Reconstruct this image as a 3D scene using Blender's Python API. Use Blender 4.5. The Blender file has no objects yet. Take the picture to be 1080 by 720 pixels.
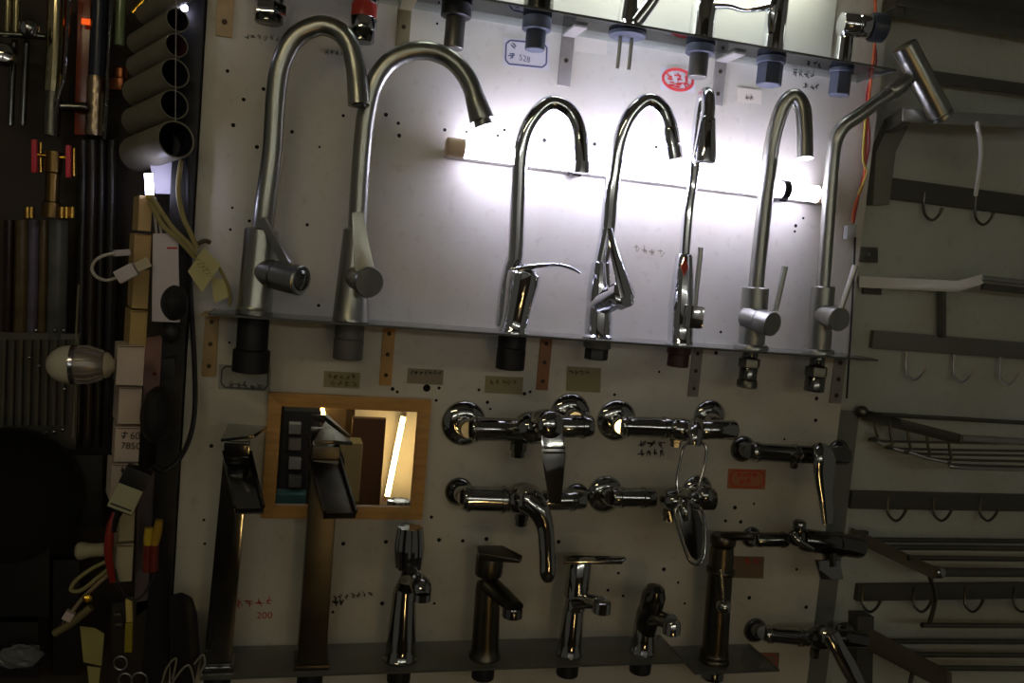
import bpy, bmesh, math, random
from mathutils import Vector, Matrix
C = bpy.context.scene
V = Vector
R = math.radians

# ------------------------------------------------------------------ camera, world, lights, exposure
F_PX = 900.0                      # focal length in pixels of the 1080 px wide frame
DIST = 1.25                       # camera to display board, metres
yaw, pitch, roll = R(14.95), R(-4.85), R(5.12)
_f = V((math.sin(yaw)*math.cos(pitch), math.cos(yaw)*math.cos(pitch), math.sin(pitch)))
_r = V((math.cos(yaw), -math.sin(yaw), 0)); _u = _r.cross(_f)
CR = math.cos(roll)*_r + math.sin(roll)*_u
CU = -math.sin(roll)*_r + math.cos(roll)*_u
CAM = -_f*(DIST/_f.y)             # picture centre looks at the world origin on the board
cd = bpy.data.cameras.new('camera'); cam = bpy.data.objects.new('camera', cd)
C.collection.objects.link(cam)
cd.sensor_width = 36; cd.lens = 36*F_PX/1080; cd.clip_start = .02
m = Matrix.Identity(4)
for i in range(3):
    m[i][0], m[i][1], m[i][2], m[i][3] = CR[i], CU[i], -_f[i], CAM[i]
cam.matrix_world = m
C.camera = cam
w = bpy.data.worlds.new('World'); C.world = w; w.use_nodes = True
w.node_tree.nodes['Background'].inputs[0].default_value = (.9, .85, .7, 1)
w.node_tree.nodes['Background'].inputs[1].default_value = .05
C.view_settings.view_transform = 'Standard'; C.view_settings.look = 'None'
C.view_settings.gamma = 1; C.view_settings.use_curve_mapping = False
C.view_settings.exposure = 0.0
TUBE_POWER = 36.0                 # display tube on the board
UPPER_POWER = 15.0                # tube above the frame that lights the upper shelf
WARM_POWER = 40.0                 # warm tube on the opposite wall
FILL_ROW_POWER = 13.0                  # three added fill tubes high on the opposite wall
AISLE_POWER = 17.0                # tube over the aisle, front left

def ray(px, py):
    return (_f + CR*((px-540)/F_PX) + CU*((360-py)/F_PX))
def P(px, py, d=0.0):
    """world point on the plane d metres in front of the board, seen at a photo pixel"""
    r = ray(px, py)
    return CAM + r*((-d-CAM.y)/r.y)
def S(px, py, d=0.0):
    r = ray(px, py)
    return ((-d-CAM.y)/r.y)/F_PX
def Pz(px, py, d, z):
    p = P(px, py, d); p.z = z; return p

# ------------------------------------------------------------------ materials
def lin(c):
    return tuple(((v/255)/12.92 if v/255 <= .04045 else ((v/255+.055)/1.055)**2.4) for v in c)
MATS = {}
def mat(name, col, rough=.5, metal=0, noise=0, scale=30, bump=0, emit=0, spec=.5, trans=0, ior=1.45, stretch=None, rvar=0):
    if name in MATS: return MATS[name]
    M = bpy.data.materials.new(name); M.use_nodes = True; N = M.node_tree.nodes; L = M.node_tree.links
    b = N['Principled BSDF']; c = lin(col)
    b.inputs['Base Color'].default_value = (*c, 1); b.inputs['Roughness'].default_value = rough
    b.inputs['Metallic'].default_value = metal; b.inputs['Specular IOR Level'].default_value = spec
    b.inputs['Transmission Weight'].default_value = trans; b.inputs['IOR'].default_value = ior
    if emit:
        b.inputs['Emission Color'].default_value = (*c, 1); b.inputs['Emission Strength'].default_value = emit
    if noise or bump or rvar:
        tc = N.new('ShaderNodeTexCoord'); mp = N.new('ShaderNodeMapping'); nz = N.new('ShaderNodeTexNoise')
        if stretch: mp.inputs['Scale'].default_value = stretch
        nz.inputs['Scale'].default_value = scale; nz.inputs['Detail'].default_value = 5
        L.new(tc.outputs['Object'], mp.inputs[0]); L.new(mp.outputs[0], nz.inputs['Vector'])
        if noise:
            rp = N.new('ShaderNodeValToRGB'); e = rp.color_ramp.elements
            e[0].position = .3; e[1].position = .7
            e[0].color = (*[v*(1-noise) for v in c], 1); e[1].color = (*[min(1, v*(1+noise*.5)) for v in c], 1)
            L.new(nz.outputs['Fac'], rp.inputs[0]); L.new(rp.outputs[0], b.inputs['Base Color'])
        if bump:
            bp = N.new('ShaderNodeBump'); bp.inputs['Strength'].default_value = bump; bp.inputs['Distance'].default_value = .002
            L.new(nz.outputs['Fac'], bp.inputs['Height']); L.new(bp.outputs[0], b.inputs['Normal'])
        if rvar:
            mr = N.new('ShaderNodeMapRange'); mr.inputs['To Min'].default_value = max(0, rough-rvar); mr.inputs['To Max'].default_value = rough+rvar
            L.new(nz.outputs['Fac'], mr.inputs[0]); L.new(mr.outputs[0], b.inputs['Roughness'])
    MATS[name] = M
    return M
def wallmat(name, col, stain=.35, rough=.45):
    M = bpy.data.materials.new(name); M.use_nodes = True; N = M.node_tree.nodes; L = M.node_tree.links
    b = N['Principled BSDF']; b.inputs['Roughness'].default_value = rough
    c = lin(col); tc = N.new('ShaderNodeTexCoord')
    n1 = N.new('ShaderNodeTexNoise'); n1.inputs['Scale'].default_value = 5; n1.inputs['Detail'].default_value = 6
    n2 = N.new('ShaderNodeTexNoise'); n2.inputs['Scale'].default_value = 60; n2.inputs['Detail'].default_value = 4
    L.new(tc.outputs['Object'], n1.inputs['Vector']); L.new(tc.outputs['Object'], n2.inputs['Vector'])
    r1 = N.new('ShaderNodeValToRGB'); e = r1.color_ramp.elements
    e[0].position = .32; e[1].position = .6
    e[0].color = (*[v*(1-stain*q) for v, q in zip(c, (.45, .55, .75))], 1); e[1].color = (*c, 1)
    L.new(n1.outputs['Fac'], r1.inputs[0])
    r2 = N.new('ShaderNodeValToRGB'); e = r2.color_ramp.elements
    e[0].position = .28; e[1].position = .42; e[0].color = (.8, .78, .74, 1); e[1].color = (1, 1, 1, 1)
    L.new(n2.outputs['Fac'], r2.inputs[0])
    mx = N.new('ShaderNodeMix'); mx.data_type = 'RGBA'; mx.blend_type = 'MULTIPLY'; mx.inputs[0].default_value = .6
    L.new(r1.outputs[0], mx.inputs[6]); L.new(r2.outputs[0], mx.inputs[7]); L.new(mx.outputs[2], b.inputs['Base Color'])
    bp = N.new('ShaderNodeBump'); bp.inputs['Strength'].default_value = .08; bp.inputs['Distance'].default_value = .001
    L.new(n2.outputs['Fac'], bp.inputs['Height']); L.new(bp.outputs[0], b.inputs['Normal'])
    MATS[name] = M; return M
def glassmat(name, tint, rough=.03, dust=.0):
    """plate glass: tinted see-through with a Fresnel reflection"""
    M = bpy.data.materials.new(name); M.use_nodes = True; N = M.node_tree.nodes; L = M.node_tree.links
    N.remove(N['Principled BSDF']); out = N['Material Output']
    t = N.new('ShaderNodeBsdfTransparent'); t.inputs[0].default_value = (*tint, 1)
    g = N.new('ShaderNodeBsdfGlossy'); g.inputs['Roughness'].default_value = rough; g.inputs[0].default_value = (.9, .92, .92, 1)
    fr = N.new('ShaderNodeFresnel'); fr.inputs[0].default_value = 1.5
    mx = N.new('ShaderNodeMixShader'); L.new(fr.outputs[0], mx.inputs[0]); L.new(t.outputs[0], mx.inputs[1]); L.new(g.outputs[0], mx.inputs[2])
    df = N.new('ShaderNodeBsdfDiffuse'); df.inputs[0].default_value = (.42, .40, .34, 1)
    m2 = N.new('ShaderNodeMixShader'); m2.inputs[0].default_value = dust
    L.new(mx.outputs[0], m2.inputs[1]); L.new(df.outputs[0], m2.inputs[2])
    L.new(m2.outputs[0], out.inputs[0]); MATS[name] = M; return M

chrome = mat('chrome', (226, 228, 232), .055, 1, rvar=.03, scale=14)
darkchrome = mat('smoked chrome', (118, 118, 114), .12, 1, rvar=.05, scale=14)
steel = mat('brushed steel', (170, 171, 162), .31, 1, noise=.10, scale=60, stretch=(1, 1, .06), rvar=.05)
bronze = mat('dark bronze', (98, 93, 82), .34, 1, noise=.2, scale=20, rvar=.05)
black = mat('black rubber', (22, 22, 24), .55)
blackplastic = mat('black plastic', (28, 27, 27), .35)
bluegrey = mat('blue grey plastic', (66, 72, 84), .45)
greyplastic = mat('grey plastic', (92, 90, 86), .5)
brass = mat('brass', (190, 150, 70), .25, 1, noise=.2, scale=40)
tanstrip = mat('tan bracket paint', (176, 150, 104), .5, 0, noise=.2, scale=60)
greystrip = mat('grey bracket paint', (140, 136, 128), .5, 0, noise=.15, scale=60)
wood = mat('pine frame', (196, 146, 78), .42, 0, noise=.22, scale=18, stretch=(1, 1, 6), bump=.05)
boardpaint = wallmat('board paint', (206, 203, 190))
panelpaint = wallmat('rear panel paint', (186, 190, 180))
rackmetal = mat('dull rack metal', (118, 116, 104), .38, 1, noise=.15, scale=25)
racklight = mat('pale rack metal', (186, 186, 178), .35, 1, noise=.1, scale=25)
darkrail = mat('dark rail', (82, 80, 72), .5, .2)
mirrorm = mat('mirror silver', (235, 235, 230), .01, 1)
holem = mat('drill hole', (20, 17, 14), .9)
paper = mat('label paper', (196, 188, 168), .8, noise=.08, scale=50)
redink = mat('red ink', (190, 52, 44), .7); blueink = mat('blue ink', (84, 88, 116), .7); blackink = mat('black ink', (58, 54, 48), .7)
orangeink = mat('orange ink', (196, 96, 52), .7); yellowink = mat('yellow ink', (168, 150, 40), .7)
glass_mid = glassmat('grey shelf glass', (.5, .5, .46), .03, .1); glass_top = glassmat('clear shelf glass', (.80, .82, .82)); glass_low = glassmat('dusty shelf glass', (.9, .9, .84), .03, .3)
glass_edge = mat('glass edge', (84, 86, 80), .25)

# ------------------------------------------------------------------ mesh helpers
OFF = {}
def B(): return bmesh.new()
def finish(name, bm, mt, off, smooth=40):
    bmesh.ops.remove_doubles(bm, verts=bm.verts, dist=1e-6)
    bmesh.ops.recalc_face_normals(bm, faces=bm.faces)
    me = bpy.data.meshes.new(name)
    for v in bm.verts: v.co -= off
    bm.to_mesh(me); bm.free()
    if smooth:
        me.shade_smooth(); me.set_sharp_from_angle(angle=R(smooth))
    if isinstance(mt, (list, tuple)):
        for q in mt: me.materials.append(q)
    else: me.materials.append(mt)
    o = bpy.data.objects.new(name, me); C.collection.objects.link(o)
    return o
def part(name, bm, mt, parent, label=None, kind=None, smooth=40):
    off = OFF[parent.name]
    o = finish(name, bm, mt, off, smooth); o.parent = parent; OFF[o.name] = off
    if label: o['label'] = label
    if kind: o['kind'] = kind
    return o
def thing(name, label, cat, loc, group=None):
    o = bpy.data.objects.new(name, None); C.collection.objects.link(o)
    o.location = loc; o.empty_display_size = .02; o['label'] = label; o['category'] = cat
    if group: o['group'] = group
    OFF[o.name] = V(loc); return o
def solo(name, bm, mt, label, cat, group=None, smooth=40):
    xs = [v.co for v in bm.verts]
    lo = V((sum(c.x for c in xs)/len(xs), sum(c.y for c in xs)/len(xs), min(c.z for c in xs)))
    o = finish(name, bm, mt, lo, smooth); o.location = lo; OFF[o.name] = lo
    o['label'] = label; o['category'] = cat
    if group: o['group'] = group
    return o
def struct(name, bm, mt, smooth=0):
    o = finish(name, bm, mt, V((0, 0, 0)), smooth); o['kind'] = 'structure'; OFF[o.name] = V((0, 0, 0)); return o

def catmull(pts, n=6, closed=False):
    out = []; k = len(pts)
    rng = k if closed else k-1
    for i in range(rng):
        if closed: p0, p1, p2, p3 = pts[(i-1) % k], pts[i], pts[(i+1) % k], pts[(i+2) % k]
        else: p0, p1, p2, p3 = pts[max(i-1, 0)], pts[i], pts[i+1], pts[min(i+2, k-1)]
        for j in range(n):
            t = j/n
            out.append(tuple(.5*((2*b)+(-a+c)*t+(2*a-5*b+4*c-d)*t*t+(-a+3*b-3*c+d)*t**3) for a, b, c, d in zip(p0, p1, p2, p3)))
    if not closed: out.append(tuple(pts[-1]))
    return out
def sweep(bm, pts, rad, seg=14, cap=True, smooth=6, flat=1.0, ref=None, closed=False):
    """tube through world points; rad: number or list; flat: thickness ratio across ref"""
    if not isinstance(rad, (list, tuple)): rad = [rad]*len(pts)
    raw = [(p[0], p[1], p[2], r) for p, r in zip(pts, rad)]
    if smooth > 1: raw = catmull(raw, smooth, closed)
    c = [V(q[:3]) for q in raw]; rr = [q[3] for q in raw]; n = len(c)
    t0 = (c[1]-c[0]).normalized()
    ref = V(ref) if ref is not None else (V((0, 1, 0)) if abs(t0.y) < .9 else V((0, 0, 1)))
    nrm = (ref - t0*ref.dot(t0)).normalized(); rings = []
    for i in range(n):
        if closed: t = (c[(i+1) % n]-c[i-1]).normalized()
        else: t = (c[min(i+1, n-1)]-c[max(i-1, 0)]).normalized()
        nrm = (nrm - t*nrm.dot(t))
        nrm = nrm.normalized() if nrm.length > 1e-8 else t.orthogonal().normalized()
        bn = t.cross(nrm)
        rings.append([bm.verts.new(c[i] + nrm*(math.cos(a)*rr[i]*flat) + bn*(math.sin(a)*rr[i])) for a in [2*math.pi*k/seg for k in range(seg)]])
    for i in range(n if closed else n-1):
        a, b = rings[i], rings[(i+1) % n]
        for k in range(seg): bm.faces.new((a[k], a[(k+1) % seg], b[(k+1) % seg], b[k]))
    if cap and not closed:
        bm.faces.new(rings[0][::-1]); bm.faces.new(rings[-1])
    return bm
def lathe(bm, p0, axis, prof, seg=28, cap=(True, True)):
    """prof: (radius, height) along axis from p0"""
    p0 = V(p0); ax = V(axis).normalized(); n1 = ax.orthogonal().normalized(); n2 = ax.cross(n1); rings = []
    for r, h in prof:
        r = max(r, 1e-5)
        rings.append([bm.verts.new(p0+ax*h+(n1*math.cos(a)+n2*math.sin(a))*r) for a in [2*math.pi*k/seg for k in range(seg)]])
    for a, b in zip(rings, rings[1:]):
        for k in range(seg): bm.faces.new((a[k], a[(k+1) % seg], b[(k+1) % seg], b[k]))
    if cap[0]: bm.faces.new(rings[0][::-1])
    if cap[1]: bm.faces.new(rings[-1])
    return bm
def cyl(bm, a, b, r, seg=24, bev=.12):
    a, b = V(a), V(b); L = (b-a).length; e = min(r*bev, L*.3)
    return lathe(bm, a, b-a, [(r-e, 0), (r, e), (r, L-e), (r-e, L)], seg)
def box(bm, c, size, rot=None, bev=0):
    t = bmesh.new(); bmesh.ops.create_cube(t, size=1)
    for v in t.verts: v.co = V((v.co.x*size[0], v.co.y*size[1], v.co.z*size[2]))
    if bev: bmesh.ops.bevel(t, geom=t.edges[:], offset=bev, segments=2, affect='EDGES', profile=.7)
    Mx = Matrix.Translation(V(c)) @ (rot.to_4x4() if rot is not None else Matrix.Identity(4))
    bmesh.ops.transform(t, matrix=Mx, verts=t.verts)
    me = bpy.data.meshes.new('_'); t.to_mesh(me); t.free(); bm.from_mesh(me); bpy.data.meshes.remove(me)
    return bm
def hull(bm, corners_a, corners_b, bev=0):
    """prism between two matching loops of world points"""
    t = bmesh.new()
    a = [t.verts.new(V(p)) for p in corners_a]; b = [t.verts.new(V(p)) for p in corners_b]; n = len(a)
    t.faces.new(a[::-1]); t.faces.new(b)
    for k in range(n): t.faces.new((a[k], a[(k+1) % n], b[(k+1) % n], b[k]))
    bmesh.ops.recalc_face_normals(t, faces=t.faces)
    if bev: bmesh.ops.bevel(t, geom=t.edges[:], offset=bev, segments=2, affect='EDGES', profile=.7)
    me = bpy.data.meshes.new('_'); t.to_mesh(me); t.free(); bm.from_mesh(me); bpy.data.meshes.remove(me)
    return bm
def slab(bm, pix, d, thick, bev=0, d2=None):
    """flat outline given in photo pixels on the plane d, thick metres deep towards the board"""
    a = [P(x, y, d if d2 is None else d + (d2-d)*k/(len(pix)-1)) for k, (x, y) in enumerate(pix)]
    return hull(bm, a, [p+V((0, thick, 0)) for p in a], bev)
def bar(bm, a, b, wdt, hgt, up=(0, 0, 1), bev=0):
    """rectangular bar from a to b"""
    a, b = V(a), V(b); t = (b-a).normalized(); u = V(up); u = (u-t*u.dot(t)).normalized(); s = t.cross(u)
    q = [s*wdt/2+u*hgt/2, -s*wdt/2+u*hgt/2, -s*wdt/2-u*hgt/2, s*wdt/2-u*hgt/2]
    return hull(bm, [a+k for k in q], [b+k for k in q], bev)
def ball(bm, c, r, sx=1, sy=1, sz=1, seg=20):
    t = bmesh.new(); bmesh.ops.create_uvsphere(t, u_segments=seg, v_segments=seg//2+2, radius=r)
    for v in t.verts: v.co = V((v.co.x*sx, v.co.y*sy, v.co.z*sz))+V(c)
    me = bpy.data.meshes.new('_'); t.to_mesh(me); t.free(); bm.from_mesh(me); bpy.data.meshes.remove(me)
    return bm
def text(bm, s, px, py, d, hpx, slope=0, wpx=None):
    """lettering lying on the plane d, hpx pixels high, left end at the pixel"""
    cu = bpy.data.curves.new('_t', 'FONT'); cu.body = s; cu.size = 1; cu.extrude = 0
    ob = bpy.data.objects.new('_t', cu); C.collection.objects.link(ob)
    dg = bpy.context.evaluated_depsgraph_get(); me = bpy.data.meshes.new_from_object(ob.evaluated_get(dg))
    sc = S(px, py, d)*hpx/.7; o = P(px, py, d); xs = [v.co.x for v in me.vertices] or [0, 1]
    sx = sc if not wpx else S(px, py, d)*wpx/(max(xs)-min(xs))
    for v in me.vertices:
        x, z = v.co.x*sx, v.co.y*sc
        v.co = V((o.x+x, o.y, o.z+z-x*slope))
    bm.from_mesh(me); bpy.data.objects.remove(ob); bpy.data.curves.remove(cu); bpy.data.meshes.remove(me)
def stroke(bm, a, b, d, wpx):
    p, q = P(*a, d), P(*b, d); t = (q-p); 
    if t.length < 1e-6: return
    n = V((-t.z, 0, t.x)).normalized()*S(*a, d)*wpx/2
    bm.faces.new([bm.verts.new(k) for k in (p+n, q+n, q-n, p-n)])
def scrawl(bm, x0, y0, x1, y1, d, n, seed, wpx=1.1):
    """a line of n small hand-written characters"""
    rnd = random.Random(seed); cw = (x1-x0)/n; 
    for k in range(n):
        cx = x0+cw*(k+.5)+rnd.uniform(-.3, .3); cy = y0+(y1-y0)*(k+.5)/n+rnd.uniform(-.6, .6); h = min(cw*.46, 4.2)
        for q in range(rnd.choice((4, 5, 6))):
            a = rnd.choice((.1, .15, 1.45, 1.6, .9, 2.2))+rnd.uniform(-.2, .2); L = h*rnd.uniform(.45, .95)
            mx, my = cx+rnd.uniform(-h, h)*.5, cy+rnd.uniform(-h, h)*.6
            stroke(bm, (mx-math.cos(a)*L, my-math.sin(a)*L), (mx+math.cos(a)*L, my+math.sin(a)*L), d, wpx*.72)

# ------------------------------------------------------------------ the setting
def pane(name, x0, x1, z0, z1, y0, y1, mt):
    bm = B(); box(bm, ((x0+x1)/2, (y0+y1)/2, (z0+z1)/2), (x1-x0, y1-y0, z1-z0)); return struct(name, bm, mt)
TOPZ, BOTZ = 1.15, -1.38
# display board: follows the slightly slanted edges seen in the photograph
bL0, bL1 = P(214, -40), P(182, 740); bR0, bR1 = P(921, -10), P(872, 740)
bxl, bxr = (P(200, 330)).x, (P(899, 330)).x
bm = B(); hull(bm, [V((bxl, 0, TOPZ)), V((bxr, 0, TOPZ)), V((bxr, 0, BOTZ)), V((bxl, 0, BOTZ))], [V((bxl, .03, TOPZ)), V((bxr, .03, TOPZ)), V((bxr, .03, BOTZ)), V((bxl, .03, BOTZ))])
board = struct('wall_back', bm, boardpaint)
pane('wall_right', bxr-.02, 1.9, BOTZ, TOPZ, .0305, .06, panelpaint)
darkwall = mat('dark shop wall', (62, 52, 42), .7, noise=.3, scale=6)
pane('wall_left', -1.9, bxl+.02, BOTZ, TOPZ, .16, .19, darkwall)
shopwall = wallmat('opposite wall paint', (84, 76, 64))
pane('wall_front', -1.9, 1.9, BOTZ, 1.7, -2.72, -2.7, shopwall)
pane('floor', -1.9, 1.9, BOTZ-.05, BOTZ, -2.7, .2, mat('dark floor tile', (70, 62, 54), .5, noise=.2, scale=8))
pane('ceiling', -1.9, 1.9, 1.7, 1.75, -2.7, .2, mat('grey ceiling', (110, 104, 94), .8))
bm = B(); box(bm, (bxl-.017, .01, (TOPZ+BOTZ)/2), (.03, .05, TOPZ-BOTZ), bev=.003); struct('trim_1', bm, mat('black edge strip', (24, 22, 22), .5), 30)
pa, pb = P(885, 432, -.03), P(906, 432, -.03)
bm = B(); box(bm, ((pa.x+pb.x)/2, .029, (pa.z+BOTZ)/2), (pb.x-pa.x, .003, pa.z-BOTZ)); struct('shade_strip', bm, mat('grey green shade strip', (112, 114, 104), .6), 0)  # darker strip painted in for the shade beside the board edge
rnd = random.Random(5)
bm = B()
HOLES = [(240,75),(278,94),(257,105),(246,132),(308,139),(271,155),(337,155),(362,122),(407,121),(420,130),(421,143),(245,219),(263,233),(243,242),(324,237),(469,137),(492,139),(525,143),(532,137),(574,148),(627,152),(692,155),(755,372),(847,230),(839,238),(838,244),(461,25),(223,470),(215,548),(216,573),(362,573),(407,571),(351,645),(403,636),(336,322),(411,345),(458,636),(463,569),(488,570),(513,568),(589,571),(652,604),(641,622),(657,628),(715,614),(722,636),(505,411),(514,424),(517,431),(553,415),(559,413),(460,422),(449,410),(463,409),(648,416),(765,549),(781,550),(795,531),(775,535),(827,463),(860,443),(861,420),(242,361),(414,410),(419,413),(455,545),(530,450),(695,392),(760,350),(700,600),(840,600),(850,640),(790,630)]
for x, y in HOLES:
    r = rnd.uniform(1.3, 2.3)*S(x, y)
    lathe(bm, P(x, y, -.0005), (0, -1, 0), [(r, 0), (r, .0009)], 10)
x = P(450, 409); lathe(bm, P(450, 409, -.0005), (0, -1, 0), [(4*S(450, 409), 0), (4*S(450, 409), .0009)], 14)
part('drill_holes', bm, holem, board, kind='stuff')
# ------------------------------------------------------------------ shelves
SD = .095                         # shelf depth
AX = .058                         # faucet axis in front of the board
zm = P(572, 354.5, SD).z; zt = P(715, 33, SD).z; zb = P(470, 706, SD).z
T = .0032
def shelf(name, x0, x1, z, mt, label, edge=True):
    t = thing(name, label, 'shelf', V(((x0+x1)/2, 0, z-T)))
    bm = B(); box(bm, ((x0+x1)/2, -SD/2-.0005, z-T/2), (x1-x0, SD-.001, T-.001)); part('shelf_plate', bm, mt, t, smooth=0)
    bm = B(); box(bm, ((x0+x1)/2, -SD+.0004, z-T/2), (x1-x0, .0012, T)); 
    for xx in (x0, x1): box(bm, (xx, -SD/2, z-T/2), (.0012, SD, T))
    part('polished_edge', bm, glass_edge, t, smooth=0); return t
x0m, x1m = P(220, 331, SD).x, P(926, 378, SD).x
shelf('glass_shelf', x0m, x1m, zm, glass_mid, 'long grey glass shelf at middle height carrying the gooseneck faucets')
x1t = P(946, 67, SD).x
shelf('glass_shelf', x0m-.02, x1t, zt, glass_top, 'clear glass shelf along the top edge of the board')
x0b, x1b = P(212, 712, SD).x, P(722, 700, SD).x
shelf('glass_shelf', x0b, x1b, zb, glass_low, 'lowest glass shelf carrying the row of short basin faucets')
zb2 = P(770, 708, SD).z
shelf('glass_shelf', P(734, 708, SD).x, P(822, 706, SD).x, zb2, glass_low, 'short stub of glass shelf at bottom right under the bronze column faucet')
# shelf brackets: plate on the board with holes, arm under the glass
def bracket(px, y0, y1, z, mt, wpx, label, nh=3, hole=True):
    s = S(px, (y0+y1)/2); w_ = wpx*s; a = P(px, y1); top = z-T-.0005
    t = thing('shelf_bracket', label, 'bracket', V((a.x, 0, a.z)))
    bm = B(); box(bm, (a.x, -.0015, (a.z+top)/2), (w_, .003, top-a.z), bev=.0006)
    box(bm, (a.x, -SD*.32, top-.0015), (w_, SD*.64, .003), bev=.0006); part('angle_plate', bm, mt, t)
    for k in range(nh):
        zz = a.z+(top-a.z)*(k+.5)/nh
        bm = B(); lathe(bm, (a.x, -.003, zz), (0, -1, 0), [(w_*.17, 0), (w_*.17, .0008), (w_*.05, .0014)], 12); part('screw', bm, mat('bracket screw', (70, 58, 40), .5, .6), t)
bracket(220, 336, 397, zm, tanstrip, 14, 'tan perforated shelf bracket at left end of the middle shelf')
bracket(406, 352, 406, zm, mat('orange tan paint', (196, 152, 90), .5, noise=.2), 13, 'orange tan shelf bracket above the right corner of the mirror')
bracket(571, 360, 411, zm, mat('reddish bracket paint', (150, 104, 70), .5, noise=.2), 13, 'reddish shelf bracket below the middle shelf beside chrome lever faucet')
bracket(730, 372, 418, zm, greystrip, 12, 'dull grey shelf bracket below the middle shelf, fourth from left')
bracket(880, 380, 425, zm, greystrip, 14, 'dull grey shelf bracket at right end of the middle shelf')
bracket(236, -5, 39, zt, tanstrip, 17, 'tan shelf bracket with two screws at top left of the board', 2)
bracket(424, 0, 49, zt, mat('olive bracket paint', (132, 124, 92), .5), 14, 'olive shelf bracket hanging between the two big brushed goosenecks', 1)
bracket(594, 30, 91, zt, greystrip, 14, 'grey shelf bracket right of the blue outlined label', 1)
bracket(755, 55, 111, zt, greystrip, 13, 'grey shelf bracket behind the thin pull-out faucet', 2)
# white backing panel behind the upper shelf
pl = P(440, -20, .004); pr_ = P(878, 30, .004)
bm = B(); box(bm, ((pl.x+pr_.x)/2, -.004, (zt+.002+TOPZ-.5)/2), (pr_.x-pl.x, .007, TOPZ-.5-zt-.002), bev=.001)
solo('backing_panel', bm, mat('glossy white panel', (226, 228, 218), .3), 'glossy white backing panel on the board above the top shelf', 'panel')

# ------------------------------------------------------------------ tube lights
def tubelamp(a, b, r, col, power, label, caps, clips=(), basecol=(210, 205, 195), back=None):
    a, b = V(a), V(b); ax = (b-a).normalized()
    t = thing('tube_light', label, 'lamp', (a+b)/2)
    bm = B(); lathe(bm, a, ax, [(r, 0), (r, (b-a).length)], 24); part('glowing_tube', bm, mat('tube glow %d' % len(MATS), col, .5, emit=power), t)
    for p, s in ((a, -1), (b, 1)):
        bm = B(); lathe(bm, p, ax*s, [(r*1.12, -.002), (r*1.12, caps), (r*.9, caps+.002)], 24); part('end_cap', bm, mat('tan end cap', (214, 190, 154), .5), t)
    if back is not None:
        bk = V(back)
        bm = B(); bar(bm, a-ax*caps+bk, b+ax*caps+bk, .014, .022, bk, .001); part('batten', bm, mat('white batten', (190, 186, 180), .5), t)
    for f in clips:
        p = a+(b-a)*f
        bm = B(); lathe(bm, p-ax*.006, ax, [(r*1.22, 0), (r*1.22, .012)], 20, (True, True)); box(bm, p+V((0, .012, -.014)), (.014, .026, .008), bev=.001)
        part('clip', bm, blackplastic, t)
    return t
DT = .031
tubelamp(P(488, 157, DT), P(862, 205, DT), .0125, (222, 220, 255), TUBE_POWER, 'lit white tube light across the board behind the chrome goosenecks', .022, (.30, .895), back=(0, .016, -.004))
tubelamp((P(440, -95, .05)), (P(880, -42, .05)), .0125, (250, 252, 240), UPPER_POWER, 'white tube light above the top shelf, out of the frame', .02, back=(0, .016, 0))

# ------------------------------------------------------------------ faucets
def flange(bm, p, r, h=.004): lathe(bm, p, (0, 0, 1), [(r, 0), (r, h*.6), (r*.93, h)], 28)
def trace(path, d0, d1=None):
    """pixel path with depth easing from d0 to d1 -> world points"""
    n = len(path); d1 = d0 if d1 is None else d1
    return [P(x, y, d0+(d1-d0)*(k/(n-1))**1.3) for k, (x, y) in enumerate(path)]
def ppx(px, z, d=AX):
    """point on a shelf surface: x from the pixel column, height z"""
    lo, hi = -200.0, 1000.0
    for _ in range(40):
        mid = (lo+hi)/2
        if P(px, mid, d).z > z: lo = mid
        else: hi = mid
    return P(px, (lo+hi)/2, d)
def nutbelow(t, p, z, parts):
    """parts: list of (radius, length, material, name, seg) downwards from the underside of the shelf"""
    zz = z-T
    for r, L, mt, nm, sg in parts:
        bm = B(); lathe(bm, (p.x, p.y, zz), (0, 0, -1), [(r*.96, 0), (r, .001), (r, L-.001), (r*.93, L)], sg); part(nm, bm, mt, t); zz -= L
s0 = S(560, 300, AX)

# 1 large brushed gooseneck with rod lever
p = ppx(268, zm); t = thing('kitchen_faucet', 'tall brushed steel gooseneck faucet farthest left on the middle shelf', 'faucet', p, 'gooseneck kitchen faucets on the middle shelf')
top = P(276, 243, AX); ax = top-p
bm = B(); lathe(bm, p, ax, [(.0245, 0), (.0245, .006), (.0235, .007), (.0225, .012), (.0222, ax.length), (.020, ax.length+.002), (.014, ax.length+.003)]); part('body', bm, steel, t)
path = [(277, 240), (280, 215), (287, 160), (291, 100), (297, 66), (312, 39), (337, 27.5), (357, 33), (369, 48), (375, 72), (377.5, 92), (378.5, 111)]
bm = B(); sweep(bm, trace(path, AX, .085), [10.3*s0]*2+[9.6*s0]*8+[10.3*s0]*2, 24); part('spout', bm, steel, t)
bm = B(); e = P(378.5, 111, .085); lathe(bm, e+V((0, 0, -.0004)), (0, 0, -1), [(.0095, -.002), (.0095, .0012), (.006, .0012)], 24); part('aerator', bm, blackplastic, t)
a, b = P(272, 285, AX), P(318, 296, .105)
bm = B(); L = (b-a).length; lathe(bm, a, b-a, [(.0195, 0), (.0195, L*.42), (.0175, L*.43), (.0175, L*.46), (.0200, L*.47), (.0200, L-.002), (.018, L)]); part('cartridge_housing', bm, steel, t)
bm = B(); ee = b+(b-a).normalized()*.0004; lathe(bm, ee, b-a, [(.0135, -.001), (.0135, .0006), (.013, .001)]); part('end_cap', bm, darkchrome, t)
bm = B(); bar(bm, P(306, 283, .092), P(276, 231, .075), .0075, .011, (1, -.6, .3), .0012); part('lever', bm, steel, t)
nutbelow(t, p, zm, [(.0205, .045, black, 'shank', 24), (.0245, .03, black, 'mounting_nut', 24)])

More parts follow.
